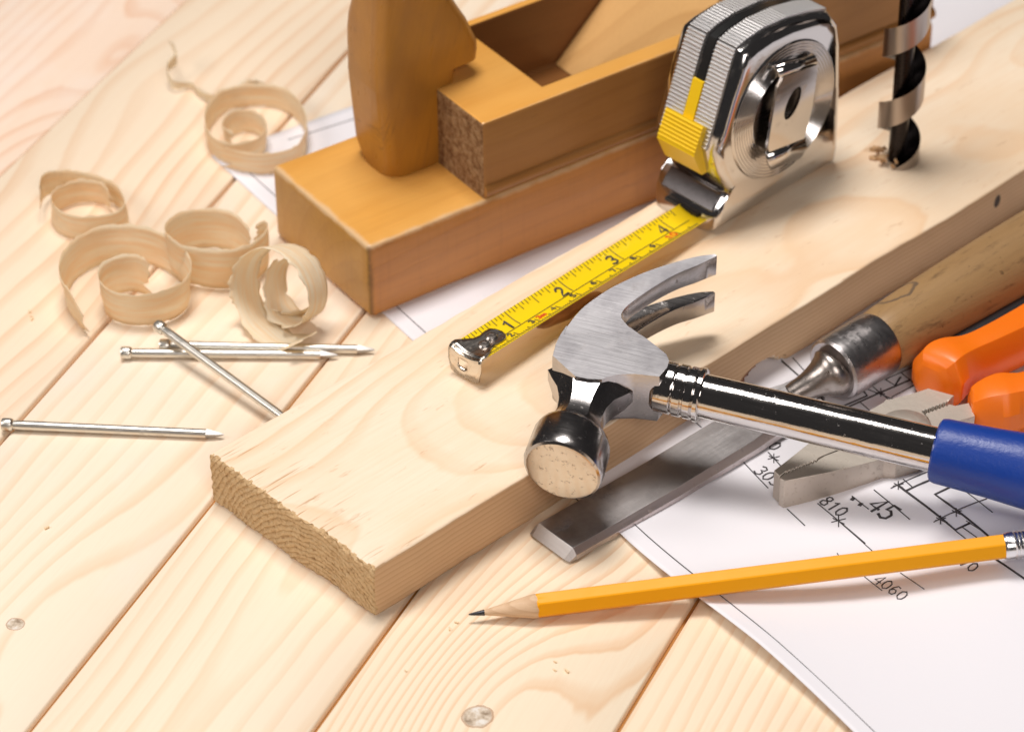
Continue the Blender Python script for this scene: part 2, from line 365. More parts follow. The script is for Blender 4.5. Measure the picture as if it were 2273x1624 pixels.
# ============================================================ BOARD
BA=.757; BW=.81; BT=.20
MB_=frame(Vector((-.999,-.728,.003)),BA); MBi=MB_.inverted()
kn_shade=MBi@at(1262,690,.2); side_n=MBi@at(1690,835,.03)
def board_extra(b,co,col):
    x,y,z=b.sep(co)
    # dark knot streak on top, with the tape's shadow painted into it
    e=b.add(b.sq(b.mul(b.sub(x,kn_shade.x),1/.155)),b.sq(b.mul(b.sub(y,kn_shade.y),1/.042)))
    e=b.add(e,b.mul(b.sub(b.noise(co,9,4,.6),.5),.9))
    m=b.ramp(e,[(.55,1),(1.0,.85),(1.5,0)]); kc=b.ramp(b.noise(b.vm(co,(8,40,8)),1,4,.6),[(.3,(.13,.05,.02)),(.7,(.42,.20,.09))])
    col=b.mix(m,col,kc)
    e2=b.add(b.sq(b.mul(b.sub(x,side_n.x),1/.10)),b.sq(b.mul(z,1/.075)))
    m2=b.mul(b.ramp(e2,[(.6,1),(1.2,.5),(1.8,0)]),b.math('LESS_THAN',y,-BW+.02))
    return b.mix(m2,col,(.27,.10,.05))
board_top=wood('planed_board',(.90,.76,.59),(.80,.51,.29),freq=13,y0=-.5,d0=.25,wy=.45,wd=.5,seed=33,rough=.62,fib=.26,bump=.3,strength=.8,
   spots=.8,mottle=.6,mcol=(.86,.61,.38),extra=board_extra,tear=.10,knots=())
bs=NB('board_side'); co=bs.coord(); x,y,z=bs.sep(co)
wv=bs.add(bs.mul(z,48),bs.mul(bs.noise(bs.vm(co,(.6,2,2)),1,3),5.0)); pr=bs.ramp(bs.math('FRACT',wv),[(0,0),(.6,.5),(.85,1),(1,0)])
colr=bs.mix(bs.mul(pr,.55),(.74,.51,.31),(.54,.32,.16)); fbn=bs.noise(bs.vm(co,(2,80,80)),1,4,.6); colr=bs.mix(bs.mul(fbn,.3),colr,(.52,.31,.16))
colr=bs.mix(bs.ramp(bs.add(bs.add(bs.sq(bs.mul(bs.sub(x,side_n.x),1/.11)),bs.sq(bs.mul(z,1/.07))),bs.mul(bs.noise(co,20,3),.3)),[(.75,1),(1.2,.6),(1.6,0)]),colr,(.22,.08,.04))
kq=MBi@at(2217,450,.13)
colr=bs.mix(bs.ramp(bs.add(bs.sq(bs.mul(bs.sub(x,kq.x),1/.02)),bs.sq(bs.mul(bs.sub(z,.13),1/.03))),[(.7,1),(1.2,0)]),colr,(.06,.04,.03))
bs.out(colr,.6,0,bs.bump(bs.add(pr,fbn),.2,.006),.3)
be=NB('sawn_end_grain'); co=be.coord(); x,y,z=be.sep(co)
yy=be.add(y,.55); rad=be.math('SQRT',be.add(be.sq(yy),be.sq(be.add(z,.22)))); rad=be.add(rad,be.mul(be.sub(be.noise(co,5,4,.6),.5),.055))
rg=be.ramp(be.math('FRACT',be.mul(rad,52)),[(0,0),(.5,.25),(.8,1),(.92,.8),(1,0)])
sp=be.noise(be.vm(co,(1,1,1)),70,4,.7); sp2=be.noise(be.vm(co,(1,1,1)),24,4,.7)
cl=be.mix(be.mul(rg,.75),(.70,.48,.26),(.46,.27,.12)); cl=be.mix(be.mul(be.ramp(sp,[(.42,0),(.7,1)]),.75),cl,(.80,.60,.36)); cl=be.mix(be.ramp(sp,[(.28,.8),(.42,0)]),cl,(.25,.12,.05))
be.out(cl,.85,0,be.bump(be.add(be.mul(sp,1.0),be.add(be.mul(sp2,.7),be.mul(rg,-.55))),.8,.009),.15)
ms=MS(); xs=lin(.012,.3,40)+lin(.32,5.6,270); ys=lin(-BW,0,150); zs=lin(0,BT,26)
notch=MBi@at(1690,835,0)
def bfn(p):
    q=p.copy(); ex=math.exp(-max(p.x,0)/.02)
    rg_=math.hypot(p.y+.55,p.z+.22)+.04*noise.noise(Vector((p.y*5,p.z*5,3)))
    if p.x<.05:
        q.x+=(.005*noise.noise(Vector((p.y*28,p.z*30,1)))+.0035*noise.noise(Vector((p.y*80,p.z*80,4)))+.0016*math.sin(rg_*52*2*PI)
              +.022*noise.noise(Vector((p.y*4,0,7))))*ex
        if p.z>BT-.012: q.x+=ex*(.009*abs(noise.noise(Vector((p.y*46,2,9))))+.012*max(0,noise.noise(Vector((p.y*17,5,9)))))
        if p.z>BT-.012: q.z-=ex*.006*abs(noise.noise(Vector((p.y*30,2,2))))
    # long edges wander
    if p.y<-BW+.03: q.y+=.010*noise.noise(Vector((p.x*2.3,0,1)))+.0025*noise.noise(Vector((p.x*14,p.z*9,1)))
    if p.y>-.03: q.y+=.016*noise.noise(Vector((p.x*1.7,3,1)))+.003*noise.noise(Vector((p.x*14,p.z*9,1)))
    if p.y<-BW+.05:
        d=((p.x-notch.x)/.085)**2+((p.z)/.06)**2
        if d<1: q.y+=.09*math.sqrt(1-d)
        d=((p.x-notch.x-.02)/.11)
        if p.z<.02 and abs(d)<1 and p.y<-BW+.05: q.z+=.045*(1-d*d)
    if p.z>BT-.001 and p.x>.02: q.z+=.0025*noise.noise(Vector((p.x*3,p.y*6,1)))
    return q
ms.rbox((0,-BW,0),(5.6,0,BT),.010,(xs,ys,zs),bfn)
board=thing('wooden_board','thick rough pine board with jagged sawn end carrying tape measure and hammer','board',MB_)
o=link('timber',ms,[board_top,bs.m,be.m],board,ang=50)
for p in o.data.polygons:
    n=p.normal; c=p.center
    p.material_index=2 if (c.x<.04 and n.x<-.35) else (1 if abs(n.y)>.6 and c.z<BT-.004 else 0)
# ============================================================ WOODEN PLANE
PA=.606; PW=.645; PHt=.308; TOP=.625
MPl=frame(Vector((-.5,.287,.004)),PA); MPli=MPl.inverted(); Y1=PW
plane=thing('wooden_hand_plane','orange varnished wooden hand plane with upright horn handle behind the board','hand plane',MPl)
def plw(name,light,dark,seed,**k): return wood(name,light,dark,freq=16,seed=seed,rough=.33,fib=.35,bump=.12,mottle=.45,spec=.45,**k)
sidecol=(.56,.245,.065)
def worn(b,co,col):
    x,y,z=b.sep(co)
    s=b.ramp(b.noise(b.vm(co,(5,5,30)),1,5,.7),[(.60,0),(.72,1)]); col=b.mix(b.mul(s,.35),col,(.16,.07,.03))
    s=b.ramp(b.noise(b.vm(co,(40,40,3)),1,3,.6),[(.50,0),(.75,1)]); return b.mix(b.mul(s,.15),col,(.30,.13,.045))
def edgewear(b,co,col):
    x,y,z=b.sep(co); n=b.mul(b.sub(b.noise(b.vm(co,(9,9,9)),1,4,.65),.5),.035)
    d=b.math('MAXIMUM',b.mul(y,1.0),b.sub(PHt,z)); d2=b.math('MAXIMUM',x,b.sub(PHt,z)); d3=b.math('MAXIMUM',x,y)
    m=b.ramp(b.add(b.math('MINIMUM',d,d2),n),[(.008,1),(.022,0)]); col=b.mix(b.mul(m,.75),col,(.70,.50,.30))
    m=b.ramp(b.add(d3,n),[(.004,1),(.018,0)]); return b.mix(b.mul(m,.7),col,(.10,.06,.035))
def worn2(b,co,col): return edgewear(b,co,worn(b,co,col))
wbase=plw('plane_beech',(.74,.36,.075),(.60,.26,.045),3,y0=.3,wd=.1,strength=.35,mcol=(.80,.46,.14),extra=edgewear)
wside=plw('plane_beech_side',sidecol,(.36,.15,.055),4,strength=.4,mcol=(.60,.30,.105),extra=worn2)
wend=plw('plane_beech_end',(.52,.27,.055),(.40,.18,.035),5,strength=.3,mcol=(.56,.30,.07),extra=worn2)
plen=(MPli@at(2075,108,0)).x
# find length: point on near side bottom line whose pixel x is 2075
def px(P):
    q=P-cpos; z=q.dot(fw); return (CX+F_PX*q.dot(Rv)/z,CY-F_PX*q.dot(Uv)/z)
plen=1.5
while px(MPl@Vector((plen,0,.3)))[0]<2073: plen+=.01
print('PLANE LEN',plen)
def pfn(p):
    q=p.copy(); q+=Vector((0,.004*noise.noise(Vector((p.x*3,p.z*3,1))),.003*noise.noise(Vector((p.x*2.5,p.y*4,1)))))
    if p.z>PHt-.03 and p.y<.03: q+=Vector((0,.006*abs(noise.noise(Vector((p.x*9,1,1)))),-.006*abs(noise.noise(Vector((p.x*12,1,7))))))
    return q
def paint(o,rule):
    for p in o.data.polygons: p.material_index=rule(p)
ms=MS(); ms.rbox((0,0,0),(plen,PW,PHt),.018,(lin(0,plen,160),lin(0,PW,12),lin(0,PHt,10)),pfn)
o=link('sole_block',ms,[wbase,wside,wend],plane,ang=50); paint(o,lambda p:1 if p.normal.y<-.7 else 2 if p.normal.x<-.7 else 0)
# upper body with pocket
ux=(MPli@at(1077,446,PHt)).x; inset=.012
P1=MPli@at(1018,57,TOP); P2=MPli@at(1205,192,TOP); P3=MPli@at(1546,47,TOP); print('POCKET',ux,P1,P2,P3)
pcx0=(P1.x+P2.x)/2; pcy0=P2.y; pcy1=min(P1.y,Y1-.05); pcx1=P3.x
xa,xb,ya,yb=ux,plen,inset,Y1-inset
c0,c1_,d0,d1=pcx0,pcx1+.75,pcy0,pcy1
ms=MS(); XS=[xa,c0,c1_,xb]; YS=[ya,d0,d1,yb]; z0,z1,zf=PHt-.002,TOP,PHt+.01
for i in range(3):
    for j in range(3):
        if not(i==1 and j==1): ms.quad((XS[i],YS[j],z1),(XS[i+1],YS[j],z1),(XS[i+1],YS[j+1],z1),(XS[i],YS[j+1],z1))
for i in range(3):
    ms.quad((XS[i],ya,z0),(XS[i+1],ya,z0),(XS[i+1],ya,z1),(XS[i],ya,z1)); ms.quad((XS[i],yb,z0),(XS[i+1],yb,z0),(XS[i+1],yb,z1),(XS[i],yb,z1))
    ms.quad((xa,YS[i],z0),(xa,YS[i+1],z0),(xa,YS[i+1],z1),(xa,YS[i],z1)); ms.quad((xb,YS[i],z0),(xb,YS[i+1],z0),(xb,YS[i+1],z1),(xb,YS[i],z1))
ms.quad((c0,d0,zf),(c1_,d0,zf),(c1_,d0,z1),(c0,d0,z1)); ms.quad((c0,d1,zf),(c1_,d1,zf),(c1_,d1,z1),(c0,d1,z1))
ms.quad((c0,d0,zf),(c0,d1,zf),(c0,d1,z1),(c0,d0,z1)); ms.quad((c1_,d0,zf),(c1_,d1,zf),(c1_,d1,z1),(c1_,d0,z1)); ms.quad((c0,d0,zf),(c1_,d0,zf),(c1_,d1,zf),(c0,d1,zf))
def weld(o):
    bm=bmesh.new(); bm.from_mesh(o.data); bmesh.ops.remove_doubles(bm,verts=bm.verts,dist=1e-5); bmesh.ops.recalc_face_normals(bm,faces=bm.faces); bm.to_mesh(o.data); bm.free()
def erough():
    b=NB('rough_end_grain'); co=b.coord(); s=b.noise(co,34,5,.75); s2=b.noise(b.vm(co,(1,60,12)),1,3)
    c=b.ramp(s,[(.34,(.20,.10,.045)),(.48,(.38,.21,.10)),(.64,(.58,.38,.20))]); return b.out(c,.9,0,b.bump(b.add(s,b.mul(s2,.3)),1.0,.03),.1)
wrough=erough()
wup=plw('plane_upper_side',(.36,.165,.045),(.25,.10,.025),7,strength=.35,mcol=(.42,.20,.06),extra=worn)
wshade=plw('plane_pocket_shade',(.20,.08,.022),(.13,.045,.012),8,strength=.3,mcol=(.24,.10,.03))  # beech darkened to paint in the shade inside the pocket
o=link('upper_body',ms,[wbase,wup,wrough,wshade],plane,smooth=False); weld(o)
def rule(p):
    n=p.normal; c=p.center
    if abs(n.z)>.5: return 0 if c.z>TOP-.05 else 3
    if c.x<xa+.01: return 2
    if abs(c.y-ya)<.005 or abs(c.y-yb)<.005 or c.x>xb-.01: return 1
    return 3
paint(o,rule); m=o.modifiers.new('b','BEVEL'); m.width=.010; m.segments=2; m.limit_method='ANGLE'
ms=MS(); ms.tube([(xa+.004,.022,PHt+.030),(xb,.022,PHt+.030)],.026,16); link('bead_moulding',ms,wup,plane)
# sloping bed and abutment inside pocket
ms=MS(); e=.002; tw=math.tan(math.radians(44)); sx0=pcx1-(TOP-zf)/tw; ph_=.55
ms.prism([(sx0,zf+.001),(c1_-e,zf+.001),(c1_-e,zf+.1),(pcx1+.34,TOP),(pcx1+.34+ph_/tw,TOP+ph_),(pcx1+ph_/tw,TOP+ph_),(pcx1,TOP)],d0+e,d1-e,fn=lambda a,b,c:Vector((a,c,b)))
bedw=wood('plane_wedge',(.72,.42,.16),(.52,.26,.08),freq=10,seed=9,rough=.5,fib=.3,mottle=.4,mcol=(.64,.36,.14))
o=link('wedge',ms,[bedw,wshade],plane,bevel=.006); paint(o,lambda p:1 if abs(p.normal.y)>.7 else 0)  # side faces of the wedge painted in the shaded colour
# horn handle: stations (v, left x, ridge x, right x) in photo pixels, turned into local sizes
hb=MPli@at(868,402,PHt)      # ridge foot in local coordinates
sxu=math.cos(PA)*632; sxn=math.sin(PA)*632
rows=[(412,792,868,986),(395,786,868,996),(360,780,865,996),(310,774,860,999),(250,768,852,1003),(212,764,848,1005),(205,764,847,1006),(203,763,847,1054),(185,763,847,1056),(165,763,846,1055),(140,762,846,1043),(110,762,846,1030),(80,765,847,1012),(45,773,848,993),(0,782,850,977),(-50,792,856,968),(-110,808,864,962),(-160,830,872,956),(-185,850,885,940),(-192,866,890,925)]
secs=[]
for (v,xl,xr,xR) in rows:
    za,zb_=PHt-.3,PHt+1.8
    for _ in range(30):
        zm=(za+zb_)/2
        if px(MPl@Vector((hb.x,hb.y,zm)))[1]>v: za=zm
        else: zb_=zm
    zz=max(PHt,za)
    q=MPli@atp(xr,v,MPl@Vector((hb.x,hb.y,0)),Vector((math.sin(PA),-math.cos(PA),0))) if False else None
    pxr=px(MPl@Vector((hb.x,hb.y,zz)))[0]; off=(xr-pxr)/sxu; x0=hb.x+off-.01; wl=(xr-xl)/sxn+.02; ll=(xR-xr)/sxu+.03
    x1=x0+ll; y0=hb.y-.01; y1=y0+wl; r=.042 if v<395 else .07
    if v==412: r=.08
    beak=v<=203 and v>=80
    ring=[]; cs=[(x0,y0,PI,r*1.0),(x1,y0,1.5*PI,min(r,ll*.3)),(x1,y1,0,min(r,ll*.3)),(x0,y1,.5*PI,r*1.3)]
    for (cx_,cy_,a0,rr) in cs:
        sx=1 if cx_==x0 else -1; sy=1 if cy_==y0 else -1; ccx=cx_+sx*rr; ccy=cy_+sy*rr
        for k in range(7):
            a=a0+k*PI/12; ring.append(Vector((ccx+rr*math.cos(a),ccy+rr*math.sin(a),zz)))
    # faces bulge slightly
    secs.append(ring)
ms=MS(); ms.loft(secs)
def hx(b,co,col):
    x,y,z=b.sep(co)
    e=b.add(b.sq(b.mul(b.sub(x,hb.x+.02),1/.032)),b.sq(b.mul(b.sub(y,hb.y+.015),1/.032))); e=b.add(e,b.mul(b.sub(b.noise(b.vm(co,(8,8,5)),1,4),.5),1.2))
    m=b.mul(b.ramp(e,[(.6,1),(1.6,0)]),b.ramp(b.noise(b.vm(co,(60,60,12)),1,4,.7),[(.4,.2),(.6,.8)])); col=b.mix(m,col,(.20,.13,.07))
    s=b.ramp(b.noise(b.vm(co,(4,4,46),(0,0,2)),1,5,.7),[(.60,0),(.70,1)]); col=b.mix(b.mul(s,.5),col,(.14,.055,.02))
    s=b.ramp(b.noise(b.vm(co,(3,3,7),(0,4,2)),1,3,.6),[(.40,0),(.65,1)]); return b.mix(b.mul(s,.5),col,(.30,.13,.03))
wh=wood('horn_beech',(.45,.195,.024),(.31,.12,.016),freq=7,seed=12,rough=.3,fib=.3,bump=.12,strength=.5,mottle=.5,mcol=(.50,.24,.028),spec=.5,swap=(0,1.3,0),extra=hx)
link('horn_handle',ms,wh,plane,ang=40)
# ============================================================ TAPE MEASURE
TA=.757; tz=.206
MT=frame(at(1568,517,tz),TA); MTi=MT.inverted(); nT=Vector((math.sin(TA),-math.cos(TA),0))
def tp(u,v,y=0.0):
    q=MTi@atp(u,v,MT@Vector((0,y,0)),nT); return (q.x,q.z)
prof=[(1568,517),(1706,446),(1845,374),(1852,330),(1858,200),(1859,85),(1853,42),(1838,24),(1800,28),(1752,42),(1700,66),(1662,92),(1640,112),(1630,140),(1608,215),(1586,295),(1573,338),(1582,385),(1604,428),(1579,470),(1572,492)]
TP=[tp(*p) for p in prof]; TP[0]=(TP[0][0],0); TP[2]=(TP[2][0],0); TP[1]=(TP[1][0],0)
TW=.245
chrome=metal('chrome',(.62,.60,.59),.09,.05,bump=.03,dirt=.15,dcol=(.3,.25,.2))
chrome2=metal('chrome_ribbed',(.70,.69,.69),.32,.1,bump=.03)
dchrome=metal('dark_chrome',(.13,.12,.12),.2,.1,bump=.05)
tape=thing('tape_measure','chrome tape measure with yellow lock standing on the board, blade pulled out','tape measure',MT)
ctr=(sum(p[0] for p in TP)/len(TP),sum(p[1] for p in TP)/len(TP))
def shr(k): return [(ctr[0]+(a-ctr[0])*k,ctr[1]+(b_-ctr[1])*k) for a,b_ in TP]
fy=lambda y:(lambda a,b:Vector((a,y,b)))
ms=MS(); secs=[]
for y,k in ((0.050,1.0),(.035,1.0),(.0,.985),(-.022,.955),(-.032,.92),(-.036,.86)):
    secs.append([Vector((a,y,max(b_,0))) for a,b_ in shr(k)])
ms.loft(secs,caps=(False,True)); ms.loft([[Vector((a,TW-(q.y),b_)) for (a,b_),q in zip(shr(k),secs[0])] for k in (1,)]+[[Vector((v.x,TW-v.y,v.z)) for v in s_] for s_ in secs[1:]],caps=(False,True))
ms.loft([[Vector((a,.05,max(b_,0))) for a,b_ in shr(1)],[Vector((a,TW-.05,max(b_,0))) for a,b_ in shr(1)]],caps=(False,False))
o=link('case',ms,chrome,tape,ang=40)
# ribbed bands over top and front
def band(path,y0,y1,pitch=.0145,amp=.0060,base=.003):
    P=[Vector(p) for p in path]; L=[0]
    for i in range(1,len(P)): L.append(L[-1]+(P[i]-P[i-1]).length)
    n=int(L[-1]/pitch)*6; rows=[]
    for k in range(n+1):
        s=L[-1]*k/n; i=max(j for j in range(len(L)-1) if L[j]<=s+1e-9); t=(s-L[i])/(L[i+1]-L[i]); p=P[i].lerp(P[i+1],t)
        d=(P[i+1]-P[i]).normalized(); nn=Vector((-d.y,d.x)); 
        if nn.dot(p-Vector(ctr))<0: nn=-nn
        h=base+amp*(0,.62,.93,1,.93,.62)[k%6]; q=p+nn*h; g=p-nn*.006
        rows.append([Vector((g.x,y0,g.y)),Vector((q.x,y0,q.y)),Vector((q.x,y1,q.y)),Vector((g.x,y1,g.y))])
    return rows
top=TP[7:13]; fr=TP[12:17]
ms=MS()
for pth in (top,fr):
    for (a,b_) in ((.010,.094),(.151,.235)): ms.loft(band(pth,a,b_),closed=False)
link('ribbed_grip',ms,chrome2,tape,ang=60)
ms=MS(); g=[Vector(p) for p in TP[6:17]]; ms.loft([[Vector((p.x,.106,p.y))-Vector((0,0,0)),Vector((p.x,.139,p.y))] for p in [Vector(ctr)+(q-Vector(ctr))*1.004 for q in g]],closed=False)
link('centre_groove',ms,plastic('black_plastic',(.012,.012,.012),.3),tape,fixn=False)
yel=plastic('yellow_plastic',(.86,.56,.008),.35,.03)
ms=MS(); s0=Vector(TP[14]).lerp(Vector(TP[13]),.1); s1=Vector(TP[15]); off=Vector((-.010,.004))
ms.loft([[Vector((p.x+off.x,y,p.y+off.y)) for y in (.098,.147)]+[Vector((p.x+.02,y,p.y)) for y in (.147,.098)] for p in (s0,s1)]); sl=link('lock_slide',ms,yel,tape)
bp=[tp(1563,281,.03),tp(1541,350,.03),tp(1559,389,.03),tp(1588,372,.03),tp(1594,300,.03)]
ms=MS(); fa,fb=Vector(bp[0]),Vector(bp[1]); face=[]
nn=Vector((-(fb-fa).y,(fb-fa).x)).normalized(); nn=nn if nn.x<0 else -nn
for k in range(29):
    p=fa.lerp(fb,.06+.88*k/28); face.append(p+nn*(.004 if k%4 in (1,2) else 0))
poly=[tuple(fa)]+[tuple(p) for p in face]+[tuple(p) for p in bp[1:]]
ms.prism(poly,.032,.213,fn=lambda a,b,c:Vector((a,c,b))); link('lock_button',ms,yel,tape,ang=25)
# nose plate + mouth
na,nb,nc=Vector(TP[18]),Vector(TP[19]),Vector(TP[20])
ms=MS(); ms.loft([[Vector((p.x-.004+o_[0],y,p.y+o_[1])) for y in (-.004,TW+.004)]+[Vector((p.x+.02,y,p.y-.01)) for y in (TW+.004,-.004)] for p,o_ in ((na,(0,.003)),(na.lerp(nb,.5),(-.004,.004)),(nb,(0,0)))])
link('nose_plate',ms,dchrome,tape,bevel=.004)
mz=.058
ms=MS(); ms.box(-.004,.02,.045,.205,.046,.060); link('mouth_shade_box',ms,plastic('mouth_shade',(.01,.01,.01),.5),tape)  # black box stands in for the shade inside the blade slot
# concentric rings and clip on the side
dc=tp(1738,243,-.036); pr_=[]
for k in range(37):
    r=.268-.0030*k; pr_.append((r,.036+.004+(.0045 if k%4 in(1,2) else 0)))
ms=MS(); ms.lathe((dc[0],0,dc[1]),(0,-1,0),[(.272,.030)]+pr_+[(.155,.036)],96,caps=(False,False)); link('ridged_disc',ms,metal('brushed_disc',(.62,.60,.59),.16,.1,bump=.04),tape,ang=20)
ms=MS(); ms.lathe((dc[0],0,dc[1]),(0,-1,0),[(.158,.036),(.156,.037),(.10,.0385),(.01,.0385)],48,caps=(False,True)); link('disc_centre',ms,metal('disc_shade',(.10,.09,.085),.3),tape)  # blackened disc paints the shade of the recess behind the clip slot
cy=-.078; oc=[tp(*p,cy) for p in ((1728,172),(1770,158),(1813,143),(1803,225),(1785,305),(1742,322),(1700,338),(1713,255))]
slot=tp(1757,228,cy); N=32
def boundary(poly,c,a):
    d=Vector((math.cos(a),math.sin(a))); best=None; c=Vector(c)
    for i in range(len(poly)):
        p=Vector(poly[i]); q=Vector(poly[(i+1)%len(poly)]); e_=q-p; den=d.x*e_.y-d.y*e_.x
        if abs(den)<1e-9: continue
        w_=p-c; t=(w_.x*e_.y-w_.y*e_.x)/den; s_=(w_.x*d.y-w_.y*d.x)/den
        if t>0 and -1e-6<=s_<=1+1e-6: best=t if best is None else min(best,t)
    return c+d*best
ms=MS(); rin=[];rout=[]
ax=(Vector(tp(1772,192,cy))-Vector(tp(1742,265,cy))); al=ax.length/2; axn=ax.normalized(); pn=Vector((-axn.y,axn.x))
for k in range(N):
    a=2*PI*k/N; i_=Vector(slot)+axn*(al*math.cos(a))+pn*(.034*math.sin(a)); rin.append(i_); d=i_-Vector(slot); rout.append(boundary(oc,slot,math.atan2(d.y,d.x)))
ms.loft([[Vector((p.x,cy,p.y)) for p in rin],[Vector((p.x,cy,p.y)) for p in rout]],caps=(False,False))
clip=link('belt_clip',ms,chrome,tape,solid=.012,fixn=False,smooth=False)
ms=MS()
tops=[Vector(oc[0]),Vector(oc[2])]; rows=[]
for k in range(9):
    a=PI*k/8; rows.append([Vector((p.x,cy+.025-.025*math.cos(a)+.0,p.y+.03*math.sin(a)+.001)) for p in tops])
ms.loft(rows,closed=False); link('clip_roll',ms,chrome,clip,solid=.010,fixn=False)
lo=[Vector(oc[6]),Vector(oc[4])]; ms=MS(); ms.loft([[Vector((p.x,cy,p.y)) for p in lo],[Vector((p.x,cy-.012,p.y-.04)) for p in lo],[Vector((p.x,cy-.010,p.y-.075)) for p in [lo[0].lerp(lo[1],.1),lo[0].lerp(lo[1],.85)]]],closed=False)
link('clip_lip',ms,chrome,clip,solid=.010,fixn=False)
# blade
hk0=MTi@at(1018,757,.305); hk1=MTi@at(1072,804,.305); m0=MTi@at(1486,474,.262); m1=MTi@at(1556,496,.262)
A0=(hk0+hk1)/2; A1=(m0+m1)/2; A1=A1+(A1-A0)*.05; wA=(Vector((hk0.x,hk0.y))-Vector((hk1.x,hk1.y))).length
bd=(A1-A0); bl=Vector((bd.x,bd.y)).length; bdir=Vector((bd.x,bd.y)).normalized(); bn=Vector((-bdir.y,bdir.x)); hw=.069
print('BLADE',A0,A1,wA,bl)
def bf(s,w,lift=0):   # s along from the hook end, w across (positive = far side)
    t=s/bl; c=A0.lerp(A1,t); return Vector((c.x+bn.x*w,c.y+bn.y*w,c.z-.010+.016*(w/hw)**2*1.0+lift+.004*math.sin(t*PI)))
by_=NB('blade_yellow'); by_.out((.93,.66,.005),.32,0,None,.5)
ms=MS(); ms.loft([[bf(s,w_) for w_ in lin(-hw,hw,13)] for s in lin(0,bl,60)],closed=False); bms=ms
# inch position of marks
s1=(MTi@at(1156,714,.3)); s_in=Vector((s1.x-A0.x,s1.y-A0.y)).dot(bdir); s2=(MTi@at(1394,575,.28)); s_3=Vector((s2.x-A0.x,s2.y-A0.y)).dot(bdir)
inch=(s_3-s_in)/2; z0s=s_in-inch; print('INCH',inch,z0s)
ms=bms; bfl=lambda a,b:bf(a,b,.0030)
for k in range(1,75):
    s=z0s+inch*k/16
    if s<.005 or s>bl-.06: continue
    Lk=.075 if k%16==0 else .040 if k%8==0 else .030 if k%4==0 else .022 if k%2==0 else .015
    ribbon(ms,[(s,hw-.002),(s,hw-Lk)],.0013 if k%16 else .0018,bfl,1,sub=.012)
cmv=inch/2.54
for k in range(1,120):
    s=z0s+cmv*k/10
    if s<.005 or s>bl-.06: continue
    Lk=.042 if k%10==0 else .026 if k%5==0 else .016
    ribbon(ms,[(s,-hw+.002),(s,-hw+Lk)],.0013,bfl,1,sub=.012)
ribbon(ms,[(.16,-.012),(bl-.05,-.012)],.0012,bfl,1,sub=.02)
for k in range(1,5): text(ms,str(k),(z0s+inch*k-.035,.018),(1,0),.044,.0075,bfl,wr=.72,mi=1)
for k in range(1,10): text(ms,str(k),(z0s+cmv*k-.018,-.030),(1,0),.022,.0045,bfl,wr=.8,mi=1)
text(ms,'10',(z0s+cmv*10-.028,-.034),(1,0),.030,.005,bfl,wr=.7,mi=2); text(ms,'3m',(z0s+cmv*3+.030,-.030),(1,0),.020,.004,bfl,wr=.8,mi=2)
red=NB('red_ink'); red.out((.80,.09,.01),.5); blade=link('blade',bms,[by_.m,inkb.m,red.m],tape,solid=.002,fixn=False)
# hook
hkm=metal('hook_steel',(.50,.46,.42),.28,.2,dirt=.6,dcol=(.16,.11,.08),dscale=40,bump=.1)
ms=MS()
ho=[(-.018,hw+.004),(.0,hw+.004),(.030,hw-.012),(.060,hw-.030),(.085,hw-.022),(.118,hw-.018),(.148,hw-.030),(.160,hw-.062),(.150,-hw+.045),(.120,-hw+.030),(.085,-hw+.036),(.055,-hw+.030),(.03,-hw+.008),(0,-hw-.004),(-.018,-hw-.004)]
nh=len(ho); rows=[]
half=[(a,b_) for a,b_ in ho]
stn=[(-.018,hw+.004,-hw-.004),(0,hw+.004,-hw-.004),(.03,hw-.010,-hw+.008),(.06,hw-.026,-hw+.028),(.085,hw-.030,-hw+.034),(.115,hw-.026,-hw+.030),(.14,hw-.028,-hw+.034),(.155,hw-.042,-hw+.050),(.162,hw-.062,-hw+.070)]
ms.loft([[bf(s,b_+(a-b_)*t,.006) for t in lin(0,1,9)] for s,a,b_ in stn],closed=False)
hook=link('end_hook',ms,hkm,tape,solid=.006,fixn=False)
rows=[]
for k,(dx,dz) in enumerate([(-.016,.0),(-.026,-.006),(-.030,-.018),(-.031,-.05),(-.031,-.088)]):
    hwk=hw+.004 if k<4 else hw-.006
    rows.append([bf(0,w_,.006)+Vector((bdir.x*dx,bdir.y*dx,dz-(0.004 if (k==4 and abs(w_)>.03) else 0))) for w_ in lin(-hwk,hwk,11)])
ms=MS(); ms.loft(rows,closed=False)
# punch a slot by dropping two faces in the upright part
ff=[(f,m_) for i,(f,m_) in enumerate(zip(ms.f,ms.mi)) if not(20<=i<30 and (i-20) in (4,5,6))]
ms.f=[a for a,_ in ff]; ms.mi=[a for _,a in ff]
b_=metal('hook_face',(.78,.70,.60),.22,.2,dirt=.5,dcol=(.25,.18,.12),dscale=45,bump=.1)
link('hook_lip',ms,b_,hook,solid=.006,fixn=False,subd=0)
for (s,w_) in ((.112,.008),(.060,-.006)):
    ms=MS(); ms.lathe(bf(s,w_,.004),(0,0,1),[(.022,0),(.022,.008),(.018,.012),(.010,.013),(.009,.010),(.002,.010)],24); link('rivet',ms,metal('rivet_steel',(.45,.41,.38),.3,.1),hook)
